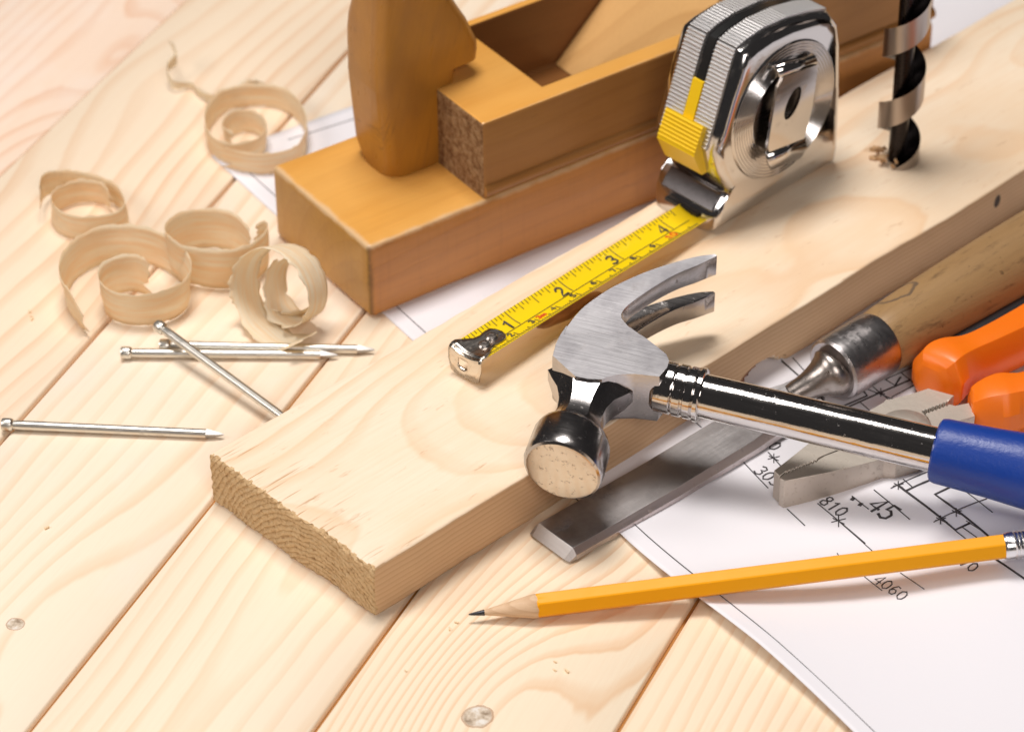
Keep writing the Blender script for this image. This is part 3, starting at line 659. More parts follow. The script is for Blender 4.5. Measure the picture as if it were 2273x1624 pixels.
# ============================================================ AUGER DRILL BIT
dp=at(1991,352,.205); MD=frame(dp,0)
drill=thing('auger_drill_bit','dark spiral auger drill bit standing upright in the board','drill bit',MD)
ms=MS(); R=.081; r=.034; ms.tube([(0,0,-.05),(0,0,1.6)],r,24); link('core',ms,metal('black_steel',(.035,.03,.03),.28,.15),drill)
pitch=.308; phase=math.radians(200); secs=[]; n=48
for k in range(int(n*1.6/pitch)):
    a=phase+2*PI*k/n; z=-.10+pitch*k/n; c_,s_=math.cos(a),math.sin(a)
    hh=.058
    secs.append([Vector((c_*rr,s_*rr,z+zz)) for rr,zz in ((r-.01,-.035),(R-.012,-hh+.012),(R,-hh),(R,hh),(R-.012,hh-.006),(r-.01,.045))])
ms=MS(); ms.loft(secs)
o=link('spiral_flute',ms,[metal('black_steel_flute',(.03,.025,.025),.3,.15),metal('ground_steel_land',(.42,.37,.34),.32,.12,sdir=(60,60,3),bump=.05)],drill,ang=40)
for p in o.data.polygons:
    c=p.center; d=math.hypot(c.x,c.y); p.material_index=1 if d>R*.97 else 0
rnd=random.Random(5); ms=MS()
for k in range(16):
    a=rnd.uniform(2.6,4.6); rr=rnd.uniform(.05,.092); s=rnd.uniform(.006,.016); p=Vector((rr*math.cos(a),rr*math.sin(a)*.8,rnd.uniform(0,.035)))
    M=Matrix.Rotation(rnd.uniform(0,3),3,'X')@Matrix.Rotation(rnd.uniform(0,3),3,'Z'); i0=len(ms.v)
    ms.loft([[p+M@Vector((s*u,s*v*.5,s*w_)) for u,v in ((-1,-1),(1,-1),(1,1),(-1,1))] for w_ in (-.6,.6)])
cr=link('wood_crumbs',ms,wood('crumb_wood',(.62,.40,.22),(.40,.2,.08),rough=.8),None); cr.matrix_world=MD; tag(cr,'torn wood crumbs around the foot of the spiral drill bit','wood crumbs',kind='stuff')
# ============================================================ HAMMER
Hc=at(1484,860,.355); He=at(2098,1003,.31); hdir=(He-Hc).normalized()
mup=Vector((0,0,1)); mup=(mup-hdir*mup.dot(hdir)).normalized()
th=math.radians(8); q0=hdir.cross(mup)  # towards the viewer
if q0.y>0: q0=-q0
Zm=(mup*math.cos(th)+q0*math.sin(th)); 
MH=frame3(Hc,hdir,Zm); MHi=MH.inverted(); hammer=thing('claw_hammer','steel claw hammer with blue grip lying across the board edge','hammer',MH)
Zv=Vector((MH[0][2],MH[1][2],MH[2][2])); HZ=.105
def hp(u,v,z=HZ):
    q=MHi@atp(u,v,MH@Vector((0,0,z)),Zv); return Vector((q.x,q.y))
cheek=metal('brushed_cheek',(.38,.37,.385),.40,.18,blot=.7,bcol=(.22,.21,.225),dirt=.25,dcol=(.2,.16,.13),sdir=(6,120,120),bump=.13)
fac=metal('polished_facet',(.52,.49,.48),.20,.16,blot=.5,dirt=.35,dcol=(.14,.11,.09),dscale=30,bump=.08,drange=(.6,.7))
hand=metal('handle_chrome',(.66,.63,.61),.10,.14,dirt=.12,dcol=(.2,.16,.12),dscale=60,bump=.10,drange=(.62,.70),sdir=(14,140,140))
# block
out_=[(1256,723),(1243,742),(1233,762),(1226,789),(1276,835),(1306,841),(1336,842),(1350,836),(1372,831),(1410,830),(1464,836),(1482,815),(1486,800),(1480,786),(1458,768),(1436,751),(1417,739),(1399,726)]
blk=[hp(*p) for p in out_]
ms=MS(); n=len(blk)
def inset(P,k):
    c=sum(P,Vector((0,0)))/len(P); return [c+(p-c)*k for p in P]
ms.loft([[Vector((p.x,p.y,z)) for p in inset(blk,k)] for z,k in ((-HZ,.975),(-HZ+.012,1.0),(0,1.0),(HZ-.006,1.0),(HZ,.992))])
pairs=[((1247,742),(1414,737)),((1256,723),(1399,726)),((1284,690),(1381,705)),((1319,663),(1387,688)),((1361,638),(1413,667)),((1424,611),(1455,640)),((1486,592),(1503,615)),((1546,578.5),(1552,597)),((1586,576.5),(1591,580))]
pr2=[(hp(*a),hp(*b)) for a,b in pairs]
A=crom([tuple(a)+tuple(b) for a,b in pr2],6); nA=len(A)
for sgn in (1,-1):
    secs=[]
    for k,(ax_,ay_,bx_,by2) in enumerate(A):
        t=k/(nA-1); zt=HZ+.0006+.026*t*t; zb=.001 if t<.10 else .042*min(1,(t-.10)/.35)**.7; 
        a=Vector((ax_,ay_)); c=Vector((bx_,by2)); mid=a.lerp(c,.5)
        z1_=zt; z0_=zb
        pts=[(a,z1_-.007),(a.lerp(c,.035),z1_),(c.lerp(a,.02),z1_),(c,z1_-.004),(c,z0_+.004),(c.lerp(a,.1),z0_),(a.lerp(c,.1),z0_+.0),(a,z0_+.01)]
        secs.append([Vector((p.x,p.y,sgn*z)) for p,z in pts])
    ms.loft(secs)
o=link('head',ms,[cheek,fac],hammer,ang=32)
for p in o.data.polygons: p.material_index=0 if p.normal.z>.9 and p.center.z>.06 else 1
o['label']='brushed steel claw head'
# neck and poll
fc=MHi@atp(1247,1046,MH@Vector((0,0,-.0)),Zv); fcx,fcy=fc.x,fc.y
bq=hp(1226,789),hp(1336,842); nb0=hp(1300,838); nkx=nb0.x; print('HAM',fc,nb0,blk[3],blk[10])
def octr(cx_,yv,a,bh,c,mixc,n=40,R_=None):
    pts=[]; 
    P=[(a,-bh+c*.9),(a,bh-c*.9),(a-c,bh),(-a+c,bh),(-a,bh-c*.9),(-a,-bh+c*.9),(-a+c,-bh),(a-c,-bh)]
    per=[Vector(p) for p in P]
    for k in range(n):
        s=k/n*8; i=int(s)%8; t=s-int(s); p=per[i].lerp(per[(i+1)%8],t)
        ang_=math.atan2(p.y,p.x); rr=R_ or max(a,bh); q=Vector((math.cos(ang_)*rr,math.sin(ang_)*rr)); p=p.lerp(q,mixc); pts.append(Vector((cx_+p.x,yv,p.y)))
    return pts
yb0=blk[4].y+.035; ye=fcy; dy=yb0-ye; print('neck',yb0,ye)
L_=dy
def X(t): return nkx+(fcx-nkx)*t
st=[(-.12,.150,.100,.085,0),(.0,.125,.098,.070,0),(.10,.098,.090,.055,0),(.22,.080,.078,.045,0),(.34,.076,.072,.042,.1),(.44,.082,.076,.044,.25),(.50,.095,.090,.05,.6)]
secs=[octr(X(t),yb0-L_*t,a,bh,c,mc) for t,a,bh,c,mc in st]
for t,rr in ((.54,.112),(.58,.124),(.64,.131),(.88,.1335),(.955,.1335),(.985,.129),(1.0,.121),(1.003,.112)): secs.append(octr(X(t),yb0-L_*t,rr,rr,.05,1,R_=rr))
ms=MS(); ms.loft(secs); o=link('poll',ms,[fac,metal('struck_face',(.68,.64,.59),.16,.1,dirt=.5,dcol=(.16,.11,.08),blot=.25,bcol=(.50,.40,.28),dscale=34,bump=.06,drange=(.55,.66))],hammer,ang=24)
for p in o.data.polygons:
    if p.center.y<ye-L_*.0005: p.material_index=1
# collar and tube
ms=MS(); cl=.155; pr_=[]; x=-.035
pr_=[(.075,x-.01),(.084,x)]
for w_,r_ in ((.058,.087),(.032,.088),(.030,.088)):
    pr_+= [(r_-.005,x),(r_,x+.004),(r_,x+w_-.004),(r_-.005,x+w_)]; x+=w_+.005
pr_+=[(.086,x),(.091,x+.003),(.091,x+.016),(.086,x+.019),(.073,x+.020)]
ms.lathe((0,0,0),(1,0,0),pr_,48); link('collar',ms,hand,hammer,ang=50)
hl=(He-Hc).length; ms=MS(); ms.lathe((0,0,0),(1,0,0),[(.073,0),(.0735,hl*.3),(.073,hl+.1)],64); link('handle_tube',ms,hand,hammer)
ms=MS(); gp=[(.078,hl-.035),(.092,hl-.035),(.103,hl-.028),(.107,hl-.012),(.108,hl+.03),(.113,hl+.15),(.125,hl+.32),(.131,hl+.5),(.130,hl+.8),(.125,hl+1.2),(.140,hl+1.5),(.12,hl+1.56),(.02,hl+1.58)]
ms.lathe((0,0,0),(1,0,0),gp,64)
for v in ms.v: v.y*=1.0
blue=plastic('blue_rubber',(.006,.045,.30),.38,.30,80,wear=.10,wcol=(.06,.10,.32))
link('blue_grip',ms,blue,hammer)
# ============================================================ CHISEL
t0=at(1222,1222,.04); t1=at(1905,790,.128); cdv=t1-t0; cdv.z=0; CA=math.atan2(cdv.y,cdv.x)
MC=frame(at(1218,1223,.0),CA); MCi=MC.inverted()
chisel=thing('wood_chisel','old flat wood chisel with dark blade and brown handle beside the board','chisel',MC)
def cp(u,v,z): q=MCi@at(u,v,z); return q
zt=.047
U0,U1=cp(1300,1108,zt),cp(1589,933,zt); W0,W1=cp(1461,1110,zt),cp(1636,1003,zt); print('CHIS',U0,U1,W0,W1,cp(1186,1181,.01),cp(1250,1265,.01),cp(1271,1228,zt),cp(1225,1170,zt))
yU=(U0.y+U1.y)/2; yW=(W0.y+W1.y)/2
cur=lambda y:0
e0=cp(1188,1180,.008); e1=cp(1250,1264,.008); b0=cp(1226,1171,zt); b1=cp(1271,1229,zt)
bladem=metal('worn_blade_steel',(.44,.42,.42),.46,.2,blot=.6,bcol=(.20,.18,.18),dirt=.35,dcol=(.09,.07,.06),sdir=(4,90,90),bump=.2,seed=4)
bevm=metal('ground_bevel_steel',(.52,.50,.49),.55,.25,sdir=(150,8,8),bump=.25)
sidm=metal('blade_side_steel',(.60,.54,.53),.46,.2,dirt=.4,dcol=(.2,.15,.13),dscale=30,bump=.15)
xe=(e0.x+e1.x)/2; xbv=(b0.x+b1.x)/2
ml=1.62; secs=[]
def bsec(x,h,wscale=1,drop=0,skew=1):
    yc=(yU+yW)/2; hwid=(yU-yW)/2*wscale; ft=.012
    zb=.006+drop
    sh=lambda y:x
    return [Vector((x,yc-hwid-.018,zb)),Vector((x,yc-hwid-.018,zb+h*.45)),Vector((x,yc-hwid,zb+h)),Vector((x,yc+hwid,zb+h)),Vector((x,yc+hwid+.018,zb+h*.45)),Vector((x,yc+hwid+.018,zb))]
secs=[]
for x,h,ws,dr in ((xe-.010,.006,.95,0),(xbv,.040,1,0),(.5,.043,1,.0),(.85,.050,.99,.008),(.98,.062,.96,.014),(1.05,.066,.80,.02),(1.10,.07,.5,.026),(1.15,.074,.32,.03)):
    secs.append(bsec(x,h,ws,dr))
# angled, slightly rounded cutting edge
for k in (0,1):
    for p in secs[k]:
        t=(p.y-(yU+yW)/2)/(abs(yU-yW)/2); p.x+= .015*t*t*(1 if k==0 else .2)
ms=MS(); ms.loft(secs); o=link('steel_blade',ms,[bladem,bevm,sidm],chisel,ang=25,bevel=.003)
for p in o.data.polygons:
    c=p.center; n=p.normal; p.material_index=1 if (c.x<xbv and n.x<-.1) else 2 if abs(n.y)>.4 else 0
yc=(yU+yW)/2
F0=cp(1838,815,.13); F1=cp(1925,765,.14); print('FERR',F0,F1)
fx=F0.x; ax0=cp(1727,882,.085); fy_=cp(1905,790,.135).y
P=[(1.40,yc,.080,.036,.028),(1.50,yc+(fy_-yc)*.35,.090,.038,.036),(1.60,yc+(fy_-yc)*.5,.10,.044,.044)]
nk=[]
x_s=1.10; 
for t,rr in ((0,.038),(.15,.042),(.35,.046),(.5,.053),(.65,.063),(.78,.076),(.88,.088),(.95,.088),(1.0,.086),(1.03,.080)):
    x=x_s+(fx-x_s)*t; nk.append((Vector((x,yc+(fy_-yc)*min(1,t*1.1),.075+(.060)*t)),rr))
ms=MS(); ms.tube([p for p,_ in nk],[r_ for _,r_ in nk],32)
for v in ms.v: v+=Vector((0,0,0))
oldst=metal('forged_steel',(.48,.44,.41),.3,.2,blot=.5,bcol=(.22,.18,.16),dirt=.6,dcol=(.12,.08,.05),dscale=12,bump=.35,sdir=(5,70,70),seed=8)
link('forged_neck',ms,oldst,chisel,ang=50)
# ferrule + handle follow a line
F_a=Vector((fx,fy_,.135)); tgt=cp(2273,568,.165); hd=(tgt-F_a).normalized(); print('handle dir',hd)
ms=MS(); ms.lathe(F_a,hd,[(.085,-.005),(.104,-.008),(.113,.0),(.116,.02),(.117,.14),(.117,.205),(.113,.215),(.10,.216)],48)
link('ferrule',ms,metal('ferrule_steel',(.58,.55,.55),.3,.2,blot=.35,dirt=.35,dcol=(.2,.14,.12),sdir=(60,8,60),bump=.25,seed=2),chisel)
def hext(b,co,col):
    kk=cp(1985,690,.2)
    x,y,z=b.sep(co)
    r_=b.math('SQRT',b.add(b.sq(b.mul(b.sub(x,kk.x+.02),1/.085)),b.sq(b.mul(b.sub(y,kk.y+.02),1/.055)))); r_=b.add(r_,b.mul(b.sub(b.noise(co,9,4,.6),.5),.9))
    col=b.mix(b.mul(b.ramp(r_,[(.72,0),(.86,1),(.98,1),(1.12,0)]),.75),col,(.10,.075,.06)); 
    s=b.ramp(b.noise(b.vm(co,(7,30,30),(0,4,1)),1,5,.7),[(.56,0),(.68,1)]); col=b.mix(b.mul(s,.6),col,(.12,.07,.035))
    s=b.ramp(b.noise(b.vm(co,(1,1,1),(0,4,1)),26,3,.7),[(.66,0),(.72,1)]); return b.mix(b.mul(s,.6),col,(.06,.035,.02))
hw_=wood('old_handle_wood',(.37,.225,.10),(.25,.14,.06),freq=9,seed=22,rough=.42,fib=.5,strength=.5,bump=.25,mottle=.5,mcol=(.34,.195,.08),extra=hext,spec=.4)
ms=MS(); ms.lathe(F_a+hd*.20,hd,[(.108,0),(.112,.01),(.119,.08),(.126,.2),(.133,.4),(.139,.6),(.142,.9),(.138,1.2),(.10,1.35),(.03,1.38)],48); link('wooden_handle',ms,hw_,chisel)
# ============================================================ DARK TOOL behind pliers
da=at(2085,792,.07); db=at(2330,662,.08); MK=frame3(da,(db-da),(0,0,1))
ms=MS(); ms.lathe((0,0,0),(1,0,0),[(.02,-.02),(.055,0),(.066,.04),(.07,.3),(.07,.9),(.05,.95)],32)
for v in ms.v: v.z*=.85
o=link('black_handle',ms,plastic('black_grip',(.02,.021,.025),.35,.1),None); o.matrix_world=MK; tag(o,'dark tool handle lying between chisel handle and orange pliers','tool handle')
# ============================================================ PLIERS
MQ=frame(at(1731,1105,.005),math.radians(20)); MQi=MQ.inverted(); zT=.125
pliers=thing('combination_pliers','combination pliers with orange handles lying under the hammer handle','pliers',MQ)
def qp(u,v,z=zT): q=MQi@at(u,v,z); return Vector((q.x,q.y))
pst=metal('satin_steel',(.66,.60,.53),.56,.06,dirt=.25,dcol=(.25,.18,.14),dscale=60,bump=.15,sdir=(60,60,60),blot=.15,bcol=(.55,.49,.43))
pdark=plastic('painted_slot_shadow',(.02,.018,.016),.6)
# tooth line from (1731,1060) to (1815,1021)
ts=[(1731,1059)]
for k in range(19):
    t=k/18; u=1744+(1816-1744)*t; v=1050+(1021-1050)*t; ts.append((u,v+(2.0 if k%2 else -2.4)))
rest=[(1830,1012),(1960,962)]
jawA=[(1718,1046)]+[(1742,1028),(1800,982),(1865,945),(1928,914),(1962,894),(1966,888),(1973,889),(2023,876),(2060,864),(2118,880),(2103,893)]
cut=[]; 
for k in range(15):
    t=k/14; cut.append((2103+(2047-2103)*t,893+(914-893)*t+(1.6 if k%2 else -1.6)))
arc=[(2046,916),(2058,928),(2065,944),(2062,962),(2040,985),(2000,990),(1960,962)]
polyA=jawA+cut+arc+[(1830,1012)]+list(reversed(ts))
polyB=[(x_,y_+3.4) for x_,y_ in ts]+[(1830,1013.5),(1960,964)]+[(2000,992),(2042,987),(2064,963),(2067,944),(2060,928),(2050,918)]+[(x_+3,y_+7) for x_,y_ in reversed(cut)]+[(2120,902),(2150,896),(2164,926),(2132,935),(2095,962),(2050,1000),(2040,1010),(1990,1022),(1962,1019),(1930,1028),(1840,1050),(1742,1069)]
def qpoly(P): return [tuple(qp(*p)) for p in P]
def tri_prism(ms,P,z0,z1,flare=0):
    bm=bmesh.new(); vs=[bm.verts.new((a,b_,z1)) for a,b_ in P]; bm.faces.new(vs); bmesh.ops.triangulate(bm,faces=bm.faces[:])
    i0=len(ms.v); n=len(P); ms.v+=[Vector((a,b_,z1)) for a,b_ in P]+[Vector((a,b_,z0)) for a,b_ in P]
    bm.verts.index_update(); ix={v:i for i,v in enumerate(vs)}
    for f in bm.faces:
        t=[ix[v] for v in f.verts]; ms.f.append(tuple(i0+i for i in t)); ms.f.append(tuple(i0+n+i for i in reversed(t))); ms.mi+=[0,0]
    for i in range(n): j=(i+1)%n; ms.f.append((i0+i,i0+n+i,i0+n+j,i0+j)); ms.mi.append(0)
    bm.free()
ms=MS(); tri_prism(ms,qpoly(polyA),.012,zT); jA=link('jaw',ms,pst,pliers,ang=30,bevel=.0012,bseg=1)
ms=MS(); tri_prism(ms,qpoly(polyB),.010,zT-.001); jB=link('jaw',ms,pst,pliers,ang=30,bevel=.0012,bseg=1)
# joint boss under the handle
ms=MS(); c=qp(2010,950); ms.lathe((c.x,c.y,zT-.002),(0,0,1),[(.085,0),(.085,.010),(.078,.014),(.02,.014)],40); link('pivot',ms,pst,pliers)
ms=MS(); P=qpoly([(2040,917),(2050,925),(2112,903),(2104,890)]); ms.prism(P,.02,zT-.03); link('notch_shadow_fill',ms,pdark,pliers)  # dark filler block stands in for the shadow inside the cutter slot
org=plastic('orange_plastic',(.93,.19,.006),.36,.10,40,spec=.45,sss=.1,wear=.12,wcol=(.75,.22,.06))
def grip(path,name):
    secs=[]
    pts=[]
    for (u,v,z,wd,ht) in path: q=MQi@at(u,v,z); pts.append((q.x,q.y,q.z,wd,ht))
    pts=crom(pts,6)
    for i,p in enumerate(pts):
        a=pts[max(i-1,0)]; b_=pts[min(i+1,len(pts)-1)]; d=Vector((b_[0]-a[0],b_[1]-a[1],0)).normalized(); s_=Vector((-d.y,d.x,0)); c=Vector(p[:3]); ring=[]
        for k in range(28):
            if k>9: break
            gx,gz=((1,-.5),(1,.22),(.60,.96),(.2,1),(-.2,1),(-.60,.96),(-1,.22),(-1,-.5),(-.7,-1),(.7,-1))[k]
            ring.append(c+s_*(p[3]*gx)+Vector((0,0,p[4]*gz)))
        secs.append(ring)
    ms=MS(); ms.loft(secs); return link('handle_grip',ms,org,pliers,ang=60,bevel=.014,bseg=3)
g1=grip([(2066,851,.105,.052,.060),(2072,845,.108,.088,.085),(2085,833,.115,.108,.098),(2110,818,.122,.098,.098),(2150,801,.126,.070,.088),(2200,778,.13,.070,.086),(2273,740,.13,.078,.086),(2400,665,.13,.08,.085),(2500,600,.12,.05,.05)],'a')
g2=grip([(2152,914,.095,.050,.060),(2160,911,.100,.066,.075),(2185,904,.108,.082,.086),(2220,897,.112,.098,.092),(2250,893,.115,.088,.09),(2273,888,.118,.080,.088),(2330,870,.12,.075,.085),(2450,840,.12,.075,.085),(2560,800,.12,.05,.05)],'b')
# ============================================================ PENCIL
p0=at(1057,1357,.012); p1=at(1183,1345,.045); p2=at(2229,1212,.150)
ax_=(p2-p1).normalized(); MN=frame3(p1,ax_,(0,0,1)); MNi=MN.inverted()
pencil=thing('pencil','sharpened yellow orange hexagonal pencil lying across wood and paper','pencil',MN)
pL=(p2-p1).length; tipL=.205; rh=.0425; rot=math.radians(12)
def hexr(x,r,wave=None,n=48):
    out=[]
    for k in range(n):
        a=2*PI*k/n; am=(a-rot)%(PI/3); rr=r*math.cos(PI/6)/math.cos(am-PI/6); out.append(Vector((x+(wave*math.cos(6*(a-rot)) if wave else 0),rr*math.cos(a),rr*math.sin(a))))
    return out
lac=plastic('pencil_lacquer',(.95,.40,.004),.38,.06,30,wear=.12,wcol=(.7,.45,.15),spec=.22)
ms=MS(); ms.loft([hexr(.0,rh*.93,.012),hexr(.010,rh,.012),hexr(.05,rh),hexr(pL,rh)],caps=(False,True)); link('lacquered_shaft',ms,lac,pencil,ang=20)
ms=MS(); ms.lathe((0,0,0),(1,0,0),[(.007,-tipL+.042),(.0385,0),(.0390,.012),(.03,.03)],40); link('sharpened_cone',ms,wood('pencil_cedar',(.72,.50,.32),(.55,.34,.19),freq=60,rough=.6,fib=.4),pencil)
ms=MS(); ms.lathe((0,0,0),(1,0,0),[(.0015,-tipL+.0),(.004,-tipL+.008),(.0100,-tipL+.050),(.004,-tipL+.055)],20); link('graphite_lead',ms,metal('graphite',(.10,.10,.11),.35,.1),pencil)
ms=MS(); pr_=[(.041,pL-.002),(.043,pL+.004),(.043,pL+.03)]
for k in range(5): pr_+=[(.043,pL+.03+k*.012),(.047,pL+.034+k*.012),(.043,pL+.040+k*.012)]
pr_+=[(.043,pL+.16),(.03,pL+.16)]; ms.lathe((0,0,0),(1,0,0),pr_,32); link('metal_ferrule',ms,metal('aluminium',(.75,.74,.75),.22,.2,bump=.3,dirt=.3,dscale=50,sdir=(60,10,10)),pencil)
ms=MS(); ms.lathe((0,0,0),(1,0,0),[(.040,pL+.15),(.041,pL+.25),(.03,pL+.27),(.005,pL+.275)],24); link('eraser',ms,plastic('pink_rubber',(.65,.25,.22),.7),pencil)
# ============================================================ NAILS
nm=metal('zinc_nail',(.72,.69,.63),.34,.16,sdir=(4,80,80),bump=.12,dirt=.3,dcol=(.4,.34,.28),dscale=40)
nmp=metal('nail_point_zinc',(.50,.48,.46),.5,.1)
NR=.0162
def nail(label,ph_,pt_,zh,zt_,L=None):
    a=at(ph_[0],ph_[1],zh); b_=at(pt_[0],pt_[1],zt_); d=(b_-a); Ln=L or d.length; M=frame3(a,d,(0,0,1)); t=thing('nail',label,'nail',M,'steel nails on the tabletop')
    ms=MS(); ms.lathe((0,0,0),(1,0,0),[(NR*.9,.02),(NR,.04)]+[(NR*(1+(.05 if k%2 else 0)),.05+.008*k) for k in range(10)]+[(NR,.14),(NR,Ln-.061)],24); link('shank',ms,nm,t,ang=60)
    ms=MS(); s_=[]
    for x,r_ in ((Ln-.062,NR*1.0),(Ln-.058,NR*1.0),(Ln-.012,NR*.40),(Ln,NR*.12)):
        s_.append([Vector((x,r_*math.cos(PI/4+k*PI/2+.3),r_*math.sin(PI/4+k*PI/2+.3))) for k in range(4)])
    ms.loft(s_); link('point',ms,nmp,t,ang=20)
    ms=MS(); ms.lathe((0,0,0),(1,0,0),[(.014,-.018),(.0210,-.0172),(.0226,-.013),(.0228,.012),(.0205,.018),(NR*.88,.022),(NR*.88,.034),(NR,.040)],28); link('head',ms,nm,t,ang=50)
nail('steel nail lying alone left of the board end, nearest the viewer',(16,942),(497,964),.024,.018)
nail('steel nail at the bottom of the crossed pile, its head furthest left of the three',(280,783),(750,788),.024,.018)
nail('steel nail lying just behind the parallel nail, its point nearest the plane',(366,766),(832,776),.024,.018)
nail('steel nail slanting over two others with its point against the board',(356,726),(612,914),.092,.052,.74)
# ============================================================ SHAVINGS
def shave_mat(name,c1_,c2_,tr=.35):
    b=NB(name); uv=b.coord('UV'); n=b.noise(b.vm(uv,(1.2,9,1)),1,4,.55); n2=b.noise(b.vm(uv,(60,30,1)),1,4,.6); n3=b.noise(b.vm(uv,(3,3,1),(3,3,3)),1,2)
    col=b.mix(b.ramp(n,[(.40,0),(.60,1)]),c1_,c2_); col=b.mix(b.mul(b.math('SUBTRACT',n2,.5,clamp=True),1.0),col,tuple(x*.75 for x in c2_))
    b.out(col,.6,0,b.bump(b.add(n2,b.mul(n,.5)),.35,.008),.25)
    tn=b.n.new('ShaderNodeBsdfTranslucent'); b.lk(col,tn.inputs[0]); mx=b.n.new('ShaderNodeMixShader'); mx.inputs[0].default_value=tr
    o_=[x for x in b.n if x.type=='OUTPUT_MATERIAL'][0]; b.lk(b.b.outputs[0],mx.inputs[1]); b.lk(tn.outputs[0],mx.inputs[2]); b.lk(mx.outputs[0],o_.inputs[0]); return b.m
shm=shave_mat('pine_shaving',(.99,.89,.70),(.98,.79,.54),.42)
shw=shave_mat('pale_shaving',(.99,.92,.76),(.98,.82,.58),.35)
def shaving(label,base,pts,h,mat,M=None,seed=1,jag=.006,z0=.004,k=10,lean=0.0,endtear=.5):
    # pts: list of (x,y,lift,heightscale) in local plane
    c=crom(pts,k); N=len(c); ms=MS(); ms.uv=[]; rows=[]; s=0; W=9
    P=[Vector(q[:2]) for q in c]; Ls=[0]
    for i in range(1,N): Ls.append(Ls[-1]+(P[i]-P[i-1]).length)
    fine=[]; step=.010
    m_=int(Ls[-1]/step)
    for j in range(m_+1):
        sj=Ls[-1]*j/m_; i=0
        while i<N-2 and Ls[i+1]<sj: i+=1
        t=(sj-Ls[i])/max(1e-9,Ls[i+1]-Ls[i]); q=[a+(b_-a)*t for a,b_ in zip(c[i],c[i+1])]
        d=(P[i+1]-P[i]).normalized(); nn=Vector((-d.y,d.x))
        te=min(sj,Ls[-1]-sj); row=[]
        for w_ in range(W):
            f=w_/(W-1); hh=h*q[3]
            jg=jag*1.5*noise.noise(Vector((sj*30,seed*3.1+(9 if f>.5 else 0),0)))+jag*.7*noise.noise(Vector((sj*90,seed,f)))
            if abs(f-.5)>.49: z=f*hh+jg
            else: z=f*hh
            zz=z0+q[2]+z
            if f==0: zz=max(z0+q[2],zz) if q[2]<.001 else zz
            tear=0
            if te<.05: tear=(.05-te)*endtear*noise.noise(Vector((f*14,seed*2.7,1)))*2.2
            p=P[i].lerp(P[i+1],t)+nn*(lean*(f-.5)*hh+.006*noise.noise(Vector((sj*6,f*3,seed))))+d*tear
            row.append(Vector((p.x,p.y,zz))); ms.uv.append((sj*4,f))
        rows.append(row)
    ms.loft(rows,closed=False)
    o=link('wood_shaving',ms,mat,None,solid=.0018,fixn=False,ang=70); o.matrix_world=M if M else Matrix.Translation(base)
    tag(o,label,'wood shaving','curled wood shavings'); return o
def gpts(L,z=.0,base=None):
    out=[]
    for q in L:
        u,v=q[0],q[1]; lf=q[2] if len(q)>2 else 0; hs=q[3] if len(q)>3 else 1
        p=at(u,v,z+lf)-base; out.append((p.x,p.y,lf,hs))
    return out
b1_=at(200,500)   # points below trace the BOTTOM edge of each strip in the photo
shaving('small curled shaving furthest left, its free end curling up at the back',b1_,gpts([(92,462,.05,.9),(100,440,.03),(140,430),(200,435),(262,462),(284,500),(262,525),(200,536),(145,525),(118,495),(130,470),(175,452),(225,455),(248,475)],0,b1_),.105,shm,seed=1,lean=-.05)
b2_=at(300,650)
shaving('big wide curl in front at left with a small spiral inside it',b2_,gpts([(188,742,.0,.55),(168,722),(148,690),(146,655),(170,615),(225,585),(290,578),(355,592),(405,625),(425,662),(415,695),(375,718),(320,728),(265,722),(233,700),(233,672),(262,650),(305,645),(335,658)],0,b2_),.150,shm,seed=2,lean=.12)
b3_=at(475,600)
shaving('round shaving ring standing behind the crossed nails',b3_,gpts([(560,590,0,.9),(520,560),(450,552),(395,568),(375,596),(395,622),(440,638),(500,643),(555,632),(592,605),(600,580,.02,.9),(592,560,.06,.8),(575,545,.10,.5)],0,b3_),.175,shm,seed=3,lean=-.03)
b5_=at(570,330)
shaving('large loose curl at the back beside the plane handle',b5_,gpts([(520,345),(500,325),(520,300),(560,295),(590,315),(588,340),(560,362),(510,368),(475,350),(460,318),(468,280),(500,250),(550,238),(610,240),(655,262),(680,300),(678,345),(650,378),(600,390),(550,388),(500,375)],0,b5_),.100,shm,seed=5,lean=.06)
b6_=at(450,220)
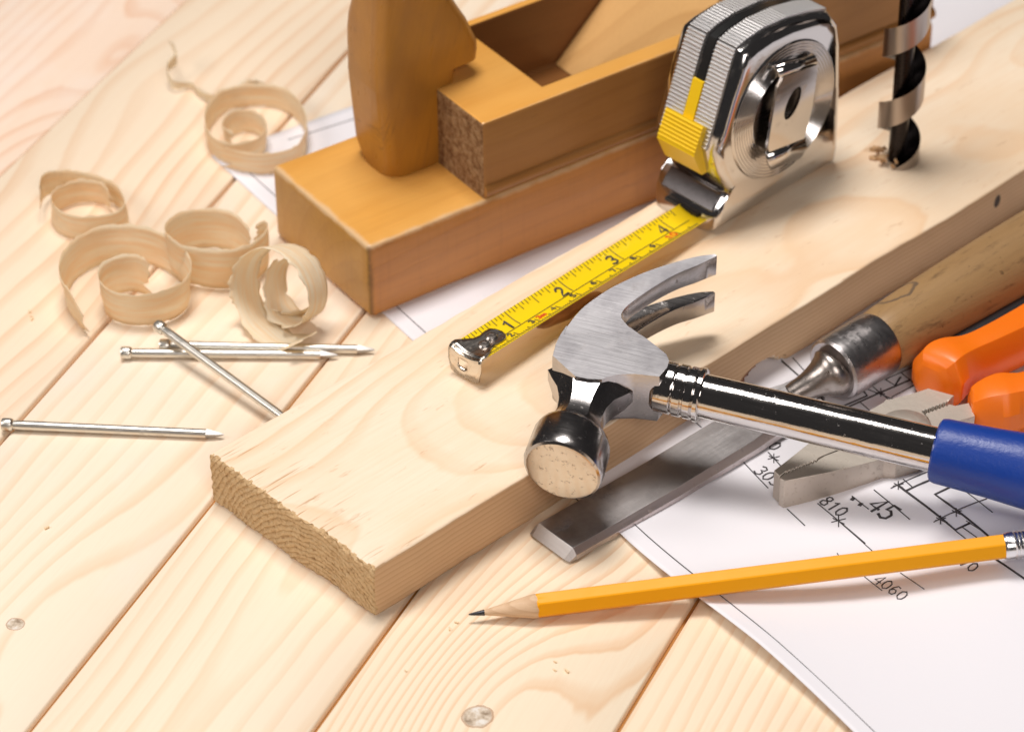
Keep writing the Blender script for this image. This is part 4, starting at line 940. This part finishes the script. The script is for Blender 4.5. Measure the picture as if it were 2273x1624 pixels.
shaving('thin twisted frayed strip of shaving furthest back',b6_,gpts([(380,100,.10,.3),(392,135,.08,.35),(372,165,.04,.4),(385,195,.02,.4),(425,200,.0,.45),(440,215,0,.5),(470,235,0,.7),(500,228,.02,.7),(530,212,.05,.6),(560,205,.05,.8),(578,212,.03,.6)],0,b6_),.075,shw,seed=6,jag=.016)
# upright curl: ring whose axis points at the viewer
c4=at(628,640,.16); ax4=Vector((-.62,-.74,.22)).normalized(); M4=frame3(c4,ax4.cross(Vector((0,0,1))),ax4)
R4=.155; pts=[]
for k in range(27):
    a=math.radians(150-k*21); rr=.158+.05*max(0,(3-k))/3-.0045*max(0,k-13)
    pts.append((math.cos(a)*rr,math.sin(a)*rr,.05-.0055*k,1.0 if k<22 else .8))
shaving('pale upright curl leaning by the corner of the plane',None,pts,.130,shw,M=M4,seed=4,jag=.014,z0=-.05,lean=.12)
b7=at(660,700)
shaving('flat torn scrap of shaving under the upright pale curl',b7,gpts([(575,668,.0,.4),(600,700,.0,.5),(640,716,.0,.6),(680,706,.0,.6),(712,672,.02,.3)],0,b7),.09,shw,seed=8,jag=.012,lean=-.6)
# small chips lying about
ms=MS(); rnd=random.Random(3)
for k in range(10):
    u,v=rnd.choice([(505,883),(452,1165),(700,1400),(1010,1390),(300,1500),(120,1180),(60,700),(610,1290),(905,1500),(1250,1480)]); u+=rnd.uniform(-20,20); v+=rnd.uniform(-12,12)
    p=at(u,v,.003); a=rnd.uniform(0,3); s=rnd.uniform(.004,.009)
    d=Vector((math.cos(a),math.sin(a),0)); e_=Vector((-d.y,d.x,0))
    ms.loft([[p+d*(x*s)+e_*(y*s*.4)+Vector((0,0,z*s*.5)) for x,y in ((-1,-1),(1,-.6),(1.3,.6),(-.8,1))] for z in (0,1)])
o=link('sawdust',ms,shm,None); tag(o,'tiny sawdust crumbs scattered on the tabletop','sawdust',kind='stuff')
sc.render.engine='CYCLES'
sc.cycles.max_bounces=8; sc.cycles.sample_clamp_indirect=8
